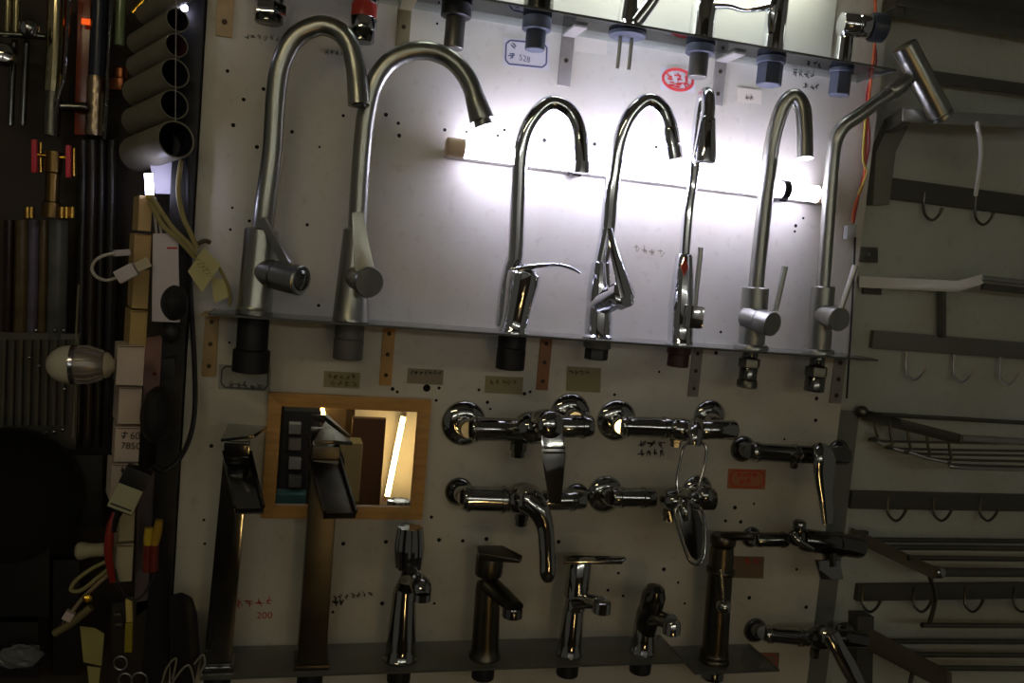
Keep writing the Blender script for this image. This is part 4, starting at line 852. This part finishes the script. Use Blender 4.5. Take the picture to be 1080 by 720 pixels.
carton(119, 122, 148, 450, 487, (204, 186, 170), 'pale carton with black hand-written numerals', words=lambda bm, d: (scrawl(bm, 127, 459, 136, 459, d, 1, 41, 1.6), text(bm, '60', 137, 463, d, 8, 0, 9), text(bm, '7850', 127, 473, d, 7, 0, 19)))
carton(113, 118, 146, 489, 530, (204, 188, 170), 'pale carton half hidden by the black plug', words=lambda bm, d: (scrawl(bm, 127, 496, 134, 496, d, 1, 43, 1.6), scrawl(bm, 125, 508, 131, 508, d, 1, 44, 1.6)))
carton(124, 127, 143, 532, 571, (176, 166, 130), 'olive tan carton below the black plug')
carton(120, 123, 141, 574, 614, (182, 172, 142), 'olive tan carton at the foot of the column')
bm = B(); hull(bm, [P(153, 356, -.01), P(187, 350, -.01), P(183, 440, -.01), P(150, 446, -.01)], [P(153, 356, -.06), P(187, 350, -.06), P(183, 440, -.06), P(150, 446, -.06)], .001); o = solo('carton', bm, mat('pink carton', (206, 164, 150), .65), 'pinkish carton behind the black knobs with a red dot', 'box')
bm = B(); lathe(bm, P(163, 394, -.0095), (0, -1, 0), [(.0025, 0), (.0025, .0004)], 10); part('red_dot', bm, redink, o)
bm = B(); hull(bm, [P(145, 500, -.0), P(165, 490, -.0), P(160, 640, -.0), P(141, 655, -.0)], [P(145, 500, -.03), P(165, 490, -.03), P(160, 640, -.03), P(141, 655, -.03)], .003); solo('plastic_strip', bm, mat('mauve plastic', (112, 100, 102), .4), 'mauve grey plastic strip beside the lower cartons', 'strip')
# white adaptor, charger, cable loop
bm = B(); hull(bm, [P(161, 246, .062), P(188, 246, .062), P(190, 340, .062), P(160, 339, .062)], [P(161, 246, .03), P(188, 246, .03), P(190, 340, .03), P(160, 339, .03)], .0025)
t = solo('adaptor', bm, mat('white plastic', (206, 198, 204), .4), 'tall white adaptor box left of the paper tags', 'adaptor')
bm = B(); slab(bm, [(176, 260.5), (187, 260.5), (187, 262.5), (176, 262.5)], .0625, .0004); part('mark', bm, redink, t, smooth=0)
for k in range(2):
    bm = B(); sweep(bm, [P(165+5*k, 246, .05), P(163+4*k, 226, .045), P(160+3*k, 208, .04)], .0016, 8); part('cord', bm, mat('white cord', (186, 180, 170), .5), t)
bm = B(); bar(bm, P(124, 293, .075), P(143, 283, .075), .017, .018, (0, -1, 0), .002)
t = solo('phone_charger', bm, mat('white plastic', (206, 198, 204), .4), 'small white charger plugged at the cartons with a white cable loop', 'charger')
bm = B(); bar(bm, P(143, 283, .075), P(157, 276, .07), .013, .014, (0, -1, 0), .002); part('plug_head', bm, mat('cream plastic', (190, 180, 150), .4), t)
bm = B(); sweep(bm, [P(134, 267, .065), P(120, 267, .075), P(104, 272, .08), P(97, 282, .08), (P(101, 291, .08)), P(112, 295.5, .08), P(125, 292, .075)], .0020, 8); part('cable_loop', bm, mat('white cord', (186, 180, 170), .5), t)
bm = B(); bar(bm, P(120, 267, .074), P(136, 266, .062), .008, .009, (0, -1, 0), .0015); part('connector', bm, mat('white plastic', (206, 198, 204), .4), t)
# light bulb
a, b = P(48, 384, .06), P(122, 385, .06); L = (b-a).length; u = L/74
t = thing('light_bulb', 'white light bulb with metal ribs lying sideways against the cartons', 'bulb', a)
bm = B(); lathe(bm, a, b-a, [(.5*u, 0), (8*u, 2*u), (15*u, 7*u), (20*u, 14*u), (22*u, 21*u), (22*u, 27*u)], 32, (True, True)); part('globe', bm, mat('milky globe', (196, 192, 170), .25), t)
bm = B(); lathe(bm, a, b-a, [(22*u, 27*u), (22.8*u, 27.5*u), (22.8*u, 32*u), (21*u, 32.5*u)], 32); part('collar', bm, mat('silver collar', (190, 190, 200), .2, 1), t)
bm = B(); lathe(bm, a, b-a, [(20*u, 32*u), (21*u, 45*u), (17*u, 58*u), (13*u, 63*u)], 32); part('heat_sink', bm, mat('grey heat sink', (150, 142, 134), .35, .6), t)
ax = (b-a).normalized(); n1 = ax.orthogonal().normalized(); n2 = ax.cross(n1)
for k in range(16):
    an = 2*math.pi*k/16; n = n1*math.cos(an)+n2*math.sin(an)
    bm = B(); tt = ax.cross(n)*.0008
    pr = [a+ax*33*u+n*19.5*u, a+ax*34*u+n*22.6*u, a+ax*46*u+n*22.8*u, a+ax*60*u+n*17.5*u, a+ax*61*u+n*13*u]
    hull(bm, [q+tt for q in pr], [q-tt for q in pr]); part('fin', bm, mat('grey heat sink', (150, 142, 134), .35, .6), t)
bm = B(); lathe(bm, a, b-a, [(14*u, 62*u), (15.5*u, 63*u), (14*u, 67*u), (8*u, 71*u), (6*u, 73.5*u)], 28); part('socket_cap', bm, mat('cream cap', (178, 168, 142), .45), t)
wire([(83, 300, .03), (80, 360, .02), (79, 410, .02), (77, 462, .02)], .0014, mat('pale wire', (120, 112, 92), .6), 'pale wire hanging straight down behind the light bulb', 'wire')
# black knobs and plugs before the cartons
def dome(x, y, rx, ry, txt, d=.07, dirx=-.5):
    r = ry*S(x, y, d); bm = B(); p = P(x, y, d)
    lathe(bm, p+V((0, .02, 0)), V((dirx, -1, .05)), [(r*.97, 0), (r, .004), (r*.9, r*.5), (r*.6, r*.85), (.0001, r)], 28, (True, False))
    for v in bm.verts: v.co.x = p.x+(v.co.x-p.x)*rx/ry
    return solo('rubber_plug', bm, mat('dull black rubber', (34, 32, 32), .5), txt, 'knob', 'black knobs hung along the board edge')
dome(183, 320, 15, 21, 'big black knob in front of the white adaptor box foot')
dome(179, 352, 11, 12, 'small black knob under the white adaptor box')
dome(165, 440, 18, 31, 'largest black dome knob beside the pale cartons')
bm = B(); slab(bm, [(170, 379), (184, 377), (186, 398), (172, 400)], .085, .03, .003); solo('rubber_block', bm, black, 'black square block between two black knobs', 'block')
wire([(198, 150, .03), (199, 230, .03), (201, 310, .03), (205, 380, .03), (205.5, 430, .035), (200, 462, .045), (188, 485, .06), (172, 497, .07), (160, 492, .08)], .0034, blackplastic, 'thick black cable looping along the left edge of the board')
q0, q1 = P(148, 494, .085), P(127, 537, .085); sc_ = S(138, 515, .085); dv = (q1-q0)
bm = B(); bar(bm, q0, q1, 27*sc_, .022, (0, -1, 0), .003); t = solo('power_plug', bm, blackplastic, 'black power plug with pale label hanging slantwise on the cartons', 'plug')
bm = B(); bar(bm, q0+dv*.40+V((0, -.0115, 0)), q0+dv*.96+V((0, -.0115, 0)), 26*sc_, .0008, (0, -1, 0)); part('plug_label', bm, mat('pale green label', (170, 172, 138), .6), t, smooth=0)
bm = B(); bar(bm, q0+dv*.86+V((0, -.0121, 0)), q0+dv*.90+V((0, -.0121, 0)), 22*sc_, .0004, (0, -1, 0)); part('writing', bm, blackink, t, smooth=0)
bm = B(); sweep(bm, [q1-dv*.02, P(123, 546, .085), P(120, 560, .08)], [.006, .004, .003], 10); part('strain_relief', bm, blackplastic, t)
# paper tags on cords
cordm = mat('olive cord', (158, 146, 96), .6)
t = thing('price_tags', 'bundle of yellowish paper tags on thick cords at the left board edge', 'tag', P(215, 300, .05))
for pts in ([(160, 208, .06), (168, 220, .068), (182, 240, .072), (197, 255, .072), (208, 268, .066)], [(191, 170, .03), (188, 200, .06), (193, 228, .07), (202, 248, .068), (208, 262, .066)], [(158, 213, .06), (172, 238, .071), (188, 252, .072), (206, 272, .062)]):
    bm = B(); sweep(bm, [P(*q) for q in pts], .0032, 8, smooth=5); part('cord', bm, cordm, t)
tagm = mat('yellowed tag', (206, 198, 142), .7, noise=.1)
bm = B(); hull(bm, [P(215, 261, .066), P(233, 279, .06), P(213, 308, .062), P(198, 286, .068)], [P(215, 261, .0655), P(233, 279, .0595), P(213, 308, .0615), P(198, 286, .0675)]); tg = part('front_tag', bm, tagm, t, smooth=0)
bm = B(); 
for k in range(4): scrawl(bm, 206+k*4, 276+k*4-8, 213+k*4-2, 290+k*3-6, .0695, 4, 50+k, .9)
part('writing', bm, mat('olive ink', (84, 72, 36), .7), tg, smooth=0)
bm = B(); hull(bm, [P(222, 290, .05), P(238, 296, .045), P(243, 312, .045), P(226, 320, .05)], [P(222, 290, .0495), P(238, 296, .0445), P(243, 312, .0445), P(226, 320, .0495)]); part('rear_tag', bm, tagm, t, smooth=0)
bm = B(); sweep(bm, [P(231, 282, .055), P(240, 300, .05), P(243, 314, .045), P(241, 322, .045)], .0022, 8); part('loop_string', bm, cordm, t)
bm = B(); sweep(bm, [P(206, 258, .06), P(216, 254, .058), P(222, 256, .056)], .003, 8); part('knot', bm, mat('dark cord', (74, 64, 46), .6), t)

# shower columns, hoses and pipes on the dark left wall
DL = -.10
def vtube(name, pts, rpx, mt, txt, cat, d=DL, group=None):
    bm = B(); sweep(bm, [P(x, y, d) for x, y in pts], [rpx*S(30, 100, d)]*len(pts), 16, smooth=3); return solo(name, bm, mt, txt, cat, group)
yel = mat('yellowish chrome', (190, 180, 140), .12, 1)
GP = 'shower pipes hung at the far left'
def hose(pts, r, txt, d=DL+.02):
    """flexible metal hose: rings along a path"""
    bm = B(); c = catmull([tuple(P(x, y, d)) for x, y in pts], 40); rr = []
    for k in range(len(c)): rr.append(r*(1.12 if k % 2 else .82))
    sweep(bm, c, rr, 10, smooth=1); return solo('shower_hose', bm, chrome, txt, 'hose', 'ringed metal shower hoses')
t = thing('shower_column', 'chrome shower column with yellowish shine and a ribbed sleeve, left of the orange strip', 'shower', P(55, 145, DL))
bm = B(); sweep(bm, [P(61, -10, DL), P(59, 50, DL), P(56, 97, DL)], 9.5*S(58, 50, DL), 20, smooth=2); part('column', bm, yel, t)
bm = B(); lathe(bm, P(54, 143, DL), P(56, 96, DL)-P(54, 143, DL), [(8*S(58, 50, DL)*(1.08 if k % 2 else 1), k*.0055) for k in range(13)], 20); part('ribbed_sleeve', bm, rackmetal, t)
pipe(t, 'side_arm', P(58, 112, DL+.01), P(92, 113, DL+.01), 5*S(70, 110, DL), darkchrome, (.1,))
t = thing('shower_column', 'dark blue shower column with patterned sleeve, right of the orange strip', 'shower', P(100, 145, DL))
bm = B(); sweep(bm, [P(106, -10, DL), P(104, 40, DL), P(102, 81, DL)], 8.5*S(100, 50, DL), 20, smooth=2); part('column', bm, mat('dark blue tube', (34, 40, 54), .25), t)
bm = B(); lathe(bm, P(99.5, 143, DL), P(102, 80, DL)-P(99.5, 143, DL), [(9*S(100, 50, DL)*(1.05 if k % 3 else .97), k*.0055) for k in range(16)], 20); part('patterned_sleeve', bm, mat('warm steel', (170, 150, 124), .3, 1), t)
hose([(74, -10), (71.5, 30), (68, 80), (61, 105), (58.5, 145)], .0026, 'ringed metal hose hanging along the yellowish shower column')
hose([(118, -10), (116, 30), (114.5, 60), (113, 100), (110, 147)], .0026, 'ringed metal hose hanging along the dark blue shower column')
bm = B(); slab(bm, [(82, -10), (96, -10), (93, 142), (78, 142)], DL-.01, .012, .002); solo('orange_strip', bm, mat('orange lacquer', (120, 52, 26), .2), 'glossy orange brown strip between two shower columns', 'strip')
bm = B(); slab(bm, [(86, 19), (95, 20), (94.5, 26), (85.5, 25)], DL+.004, .004, .0005); solo('painted_reflection', bm, mat('orange glow', (255, 96, 30), .5, emit=.8), 'small glowing patch painting a reflection on the orange brown strip', 'lamp')  # patch glows to imitate a red reflection on the shiny strip
t = thing('shower_column', 'dark chrome shower set with cross bar and knob in the top left corner', 'shower', P(15, 140, DL))
bm = B(); sweep(bm, [P(-12, 35, DL+.02), P(48, 39, DL+.02)], 3.2*S(20, 30, DL), 12, smooth=1); part('cross_bar', bm, darkchrome, t)
bm = B(); ball(bm, P(31, 30, DL+.024), .013); part('knob', bm, chrome, t)
for x, yb in ((8, -10), (17, -10)):
    bm = B(); sweep(bm, [P(x+1, -10, DL), P(x, 34, DL)], 3.4*S(20, 30, DL), 12, smooth=1); part('riser', bm, yel, t)
for x in (14, 27):
    bm = B(); sweep(bm, [P(x+1, 42, DL), P(x-3, 132, DL)], 3.2*S(20, 30, DL), 12, smooth=1); part('drop_pipe', bm, darkchrome, t)
bm = B(); lathe(bm, P(4, 58, DL+.02), (.2, -1, .1), [(.016, 0), (.017, .004), (.012, .012), (.004, .014)], 24); part('dial', bm, chrome, t)
# greenish glass and brass piece beside the rolls
vtube('glass_pipe', [(128, -10), (126, 48)], 5, mat('greenish glass tube', (120, 138, 96), .15), 'greenish tube between the dark blue column and the tube rolls', 'pipe')
bm = B(); lathe(bm, P(127, 96, DL+.01), (0, 0, 1), [(.012, 0), (.013, .003), (.013, .016), (.010, .018), (.010, .03), (.012, .032)], 18); solo('brass_fitting', bm, mat('red brass', (150, 92, 58), .3, 1), 'reddish brass fitting under the greenish tube', 'fitting')
bm = B(); sweep(bm, [P(140, 14, DL+.03), P(158, -6, DL+.03)], .004, 10, smooth=1); solo('brass_rod', bm, mat('bright gold', (230, 184, 60), .2, 1), 'shiny golden rod slanting above the tube rolls', 'rod')
# red-handled brass valve
t = thing('brass_valve', 'brass valve with two upright red handles under the shower columns', 'valve', P(53, 228, DL+.03))
for x, y0, y1, w_ in ((35.5, 147, 182, 5.5), (71.5, 153, 187, 5)):
    bm = B(); slab(bm, [(x-w_/2, y0), (x+w_/2, y0), (x+w_/2, y1), (x-w_/2, y1)], DL+.04, .008, .0015); part('red_handle', bm, mat('red handle', (206, 44, 60), .4), t, 'red handle')
bm = B(); sweep(bm, [P(38, 163, DL+.034), P(74, 167, DL+.034)], .0028, 10, smooth=1); part('stem', bm, mat('bright gold', (230, 184, 60), .2, 1), t)
for x, y0, y1 in ((43, 150, 182), (78, 156, 186)):
    bm = B(); cyl(bm, P(x, y0, DL+.03), P(x, y1, DL+.03), .0026, 10); part('bolt', bm, brass, t)
bm = B(); lathe(bm, P(54, 229, DL+.03), (0, 0, 1), [(.012, 0), (.012, .02), (.009, .022), (.009, .06), (.011, .062), (.011, .09)], 18); part('valve_body', bm, mat('dull brass', (120, 96, 56), .35, 1), t)
for x in (29, 33, 65, 70, 76):
    bm = B(); cyl(bm, P(x, 230, DL+.03), P(x, 218, DL+.03), .0042, 10); part('nut', bm, brass, t)
# wrapped pipes and dark tubes lower down
cols = [(10, 5, (44, 26, 20), 'dark red brown pipe at the far left edge'), (24, 6.5, (92, 76, 48), 'khaki pipe below the red-handled valve, left of a mauve wrapped pipe'), (36, 5.5, (96, 88, 104), 'mauve plastic wrapped pipe under the red-handled valve'), (46.5, 4.5, (92, 74, 44), 'tan pipe between two plastic wrapped pipes'), (62, 10, (92, 92, 86), 'thick grey plastic wrapped pipe under the valve')]
for x, r, c, tx in cols:
    vtube('wrapped_pipe', [(x, 232), (x-1, 300), (x-3, 372)], r, mat('pipe %d' % x, c, .22, noise=.35, scale=25, bump=.5), tx, 'pipe', DL, GP)
for k, (x, r, c) in enumerate(((86, 5, (40, 36, 32)), (96, 5.5, (48, 38, 32)), (106, 4.5, (36, 34, 34)), (117, 5.5, (44, 40, 40)))):
    vtube('dark_pipe', [(x+2, 148), (x, 300), (x-4, 470)], r, mat('dark pipe %d' % k, c, .3), ['dark pipe directly right of the grey wrapped pipe', 'brownish dark pipe behind the white cable loop', 'dark pipe third from the grey wrapped pipe', 'dark pipe closest to the carton column'][k], 'pipe', DL-.02, GP)
# ribbed drain plates
t = thing('ribbed_plate', 'dark ribbed metal plate with a row of bright studs left of the light bulb', 'plate', P(35, 470, DL+.01))
bm = B(); slab(bm, [(-20, 350), (84, 352), (80, 474), (-20, 470)], DL+.01, .006, .001); part('back_sheet', bm, mat('dull dark steel', (84, 80, 70), .5, .4), t)
for k in range(10):
    x = -6+k*9; bm = B(); sweep(bm, [P(x+1, 358, DL+.013), P(x-1, 448, DL+.013)], .0045, 8, smooth=1); part('rib', bm, mat('dull dark steel', (84, 80, 70), .5, .4), t)
for x, y in ((9, 459), (31, 456), (40, 456), (49, 456), (57, 455), (66, 453), (31, 377), (41, 386), (68, 410), (38, 348), (58, 348), (67, 348)):
    bm = B(); ball(bm, P(x, y, DL+.018), .0032, seg=10); part('stud', bm, chrome, t)
# black basin, crates
bm = B(); lathe(bm, P(8, 522, -.02), (.15, -1, .25), [(.04, -.03), (.075, -.015), (.088, 0), (.092, .004), (.088, .005), (.07, -.006), (.03, -.014), (.0001, -.016)], 40, (True, False)); solo('black_basin', bm, mat('black enamel', (9, 8, 7), .7, spec=.2), 'round black basin leaning at the lower left edge', 'basin')
for k, (x0, y0, x1, y1, c, tx) in enumerate(((-20, 580, 52, 650, (18, 20, 18), 'dark crate at the lower left edge under the black basin'), (-20, 656, 40, 715, (22, 20, 21), 'dark crate in the bottom left corner with a crumpled bag in front'), (68, 480, 108, 556, (20, 20, 16), 'dark box behind the white plug'), (56, 590, 84, 712, (20, 14, 14), 'dark box behind the olive cable stick'))):
    bm = B(); hull(bm, [P(x0, y0, -.05), P(x1, y0, -.05), P(x1, y1, -.05), P(x0, y1, -.05)], [P(x0, y0, -.15), P(x1, y0, -.15), P(x1, y1, -.15), P(x0, y1, -.15)], .002); solo('dark_crate', bm, mat('crate %d' % k, c, .5), tx, 'crate')
bm = B(); ball(bm, P(20, 692, -.03), .03, 1.0, .5, .5, 14); rnd = random.Random(3)
for v in bm.verts: v.co += V((rnd.uniform(-1, 1), rnd.uniform(-1, 1), rnd.uniform(-1, 1)))*.0035
solo('plastic_bag', bm, mat('clear bag', (110, 112, 112), .25), 'crumpled grey plastic bag in the bottom left corner', 'bag', smooth=0)
# small electrical parts and tools at the bottom
a, b = P(80, 581, .03), P(116, 579, .03); L = (b-a).length; bm = B()
lathe(bm, a, b-a, [(.008, 0), (.0115, .003), (.012, .008), (.0095, L*.4), (.009, L*.6), (.0095, L)], 20); solo('lamp_socket', bm, mat('cream socket', (166, 158, 130), .5), 'cream round lamp socket sticking out left of the red tool', 'socket')
bm = B(); sweep(bm, [P(121, 540, .06), P(116, 560, .065), P(114.5, 585, .065), P(119, 613, .06)], [.0035, .0055, .0055, .004], 12); solo('red_tool', bm, mat('red grip', (140, 36, 26), .35), 'red curved tool grip beside the lower cartons', 'tool')
for x0, x1, y0, y1, c, tx in ((157, 156, 556, 584, (196, 164, 40), 'short yellow screwdriver grip right of the mauve strip'), (168, 163, 548, 584, (170, 134, 40), 'slanting amber screwdriver grip next to the board edge')):
    t = thing('screwdriver', tx, 'tool', P(x1, y1, .04)); bm = B(); sweep(bm, [P(x0, y0, .05), P((x0+x1)/2, (y0+y1)/2-4, .05), P(x1, y1-10, .05)], [.005, .0062, .0055], 12); part('grip', bm, mat('yellow grip %d' % x0, c, .35), t)
    bm = B(); sweep(bm, [P(x1, y1-10, .05), P(x1-1, y1+18, .05)], [.0055, .006], 10, smooth=1); part('lower_grip', bm, mat('dark red grip', (110, 34, 28), .35), t)
t = thing('screwdriver', 'yellow screwdriver hanging under the carton column', 'tool', P(136, 690, .05))
bm = B(); slab(bm, [(132, 632), (139, 632), (140, 656), (133, 656)], .055, .009, .0015); part('grip', bm, mat('pale yellow grip', (206, 184, 104), .4), t)
bm = B(); slab(bm, [(132, 657), (140, 657), (139, 688), (131, 688)], .055, .009, .0015); part('lower_grip', bm, mat('olive yellow grip', (150, 136, 34), .4), t)
wire([(121, 600, .06), (127, 620, .065), (139, 632, .068), (152, 626, .066), (163, 606, .06)], .0018, black, 'thin black cable loop under the carton column')
for k, (pts, c, tx) in enumerate((([(112, 592), (96, 600), (80, 612), (75, 622), (86, 622), (104, 608), (114, 600)], (150, 142, 92), 'olive flex folded in a loop below the cream socket'), ([(114, 606), (100, 618), (86, 632), (76, 645)], (150, 132, 104), 'brownish flex running to the small white plug'), ([(96, 640), (76, 656), (57, 668)], (112, 104, 66), 'thick olive cable stick at lower left'))):
    wire([(x, y, .05) for x, y in pts], .0026 if k < 2 else .0052, mat('flex %d' % k, c, .5), tx)
t = thing('small_plug', 'small white two-pin plug at the end of the brownish flex', 'plug', P(71, 652, .05))
bm = B(); bar(bm, P(75, 645, .05), P(70, 653, .05), .012, .01, (0, -1, 0), .001); part('plug_body', bm, mat('white plug', (206, 190, 184), .4), t)
for dx in (-2, 3):
    bm = B(); bar(bm, P(70+dx, 653, .05), P(68+dx, 657, .05), .002, .004, (0, -1, 0)); part('pin', bm, steel, t)
bm = B(); lathe(bm, P(92, 630, .055), (.3, -1, .2), [(.004, 0), (.006, .003), (.005, .008), (.002, .009)], 14); solo('brass_bead', bm, mat('bright gold', (230, 184, 60), .2, 1), 'tiny shiny brass cap on the olive flex', 'cap')
bm = B(); hull(bm, [P(84, 660, .03), P(100, 662, .035), P(110, 668, .035), P(107, 702, .03), P(88, 698, .03)], [P(84, 660, .0294), P(100, 662, .0344), P(110, 668, .0344), P(107, 702, .0294), P(88, 698, .0294)]); solo('paper_slip', bm, mat('olive yellow paper', (160, 154, 92), .7), 'olive yellow paper slip among the tools at the bottom', 'paper', smooth=0)
bm = B(); hull(bm, [P(92, 702, .03), P(106, 704, .03), P(104, 722, .03), P(94, 722, .03)], [P(92, 702, .0294), P(106, 704, .0294), P(104, 722, .0294), P(94, 722, .0294)]); solo('paper_slip', bm, mat('olive yellow paper', (160, 154, 92), .7), 'second olive slip right below the larger paper slip', 'paper', smooth=0)
bm = B(); hull(bm, [P(178, 628, .10), P(192, 624, .105), P(203, 630, .105), P(208, 646, .10), P(211, 690, .10), P(205, 722, .10), P(180, 722, .10)], [P(178, 628, .04), P(192, 624, .04), P(203, 630, .04), P(208, 646, .04), P(211, 690, .04), P(205, 722, .04), P(180, 722, .04)], .004); t = solo('tool_case', bm, blackplastic, 'black rounded tool case in front of the board bottom left corner', 'case')
bm = B(); slab(bm, [(192, 647), (206, 645), (206, 649), (192, 651)], .102, .002, .0005); part('ridge', bm, greyplastic, t)
bm = B(); hull(bm, [P(118, 636, -.0), P(176, 628, -.0), P(180, 725, -.0), P(112, 725, -.0)], [P(118, 636, -.05), P(176, 628, -.05), P(180, 725, -.05), P(112, 725, -.05)], .003); solo('tool_bag', bm, mat('dark brown bag', (46, 40, 34), .6), 'dark brown tool bag behind the yellow screwdriver', 'bag')
for k, (x, y) in enumerate(((123.5, 648), (124.5, 659))):
    bm = B(); slab(bm, [(x-4, y-1.5), (x+4, y-1.5), (x+4, y+1.5), (x-4, y+1.5)], .008, .004, .0008); solo('metal_clip', bm, steel, ['upper small steel clip left of the yellow screwdriver', 'lower small steel clip left of the yellow screwdriver'][k], 'clip')
for k, (x, y, r) in enumerate(((127, 699, 7), (132, 717, 7), (147, 717, 8))):
    bm = B(); sweep(bm, [P(x+r*math.cos(a), y+r*math.sin(a), .02+.004*k) for a in [q*math.pi/6 for q in range(12)]], .0012, 8, smooth=2, closed=True); solo('key_ring', bm, steel, ['steel ring hanging left below the yellow screwdriver', 'steel ring at the bottom edge, left one of a pair', 'steel ring at the bottom edge, right one of a pair'][k], 'ring')
for k, pts in enumerate(([(170, 724), (176, 704), (186, 694), (182, 716)], [(178, 726), (190, 708), (200, 702), (206, 724)], [(205, 700), (214, 690), (216, 700), (209, 712)])):
    wire([(x, y, .108) for x, y in pts], .0014, mat('pale flex', (130, 126, 112), .5), ['thin pale wire curl left of the black tool case', 'thin pale wire curl across the black tool case', 'thin pale wire curl between tool case and square chrome faucet'][k], 'wire')
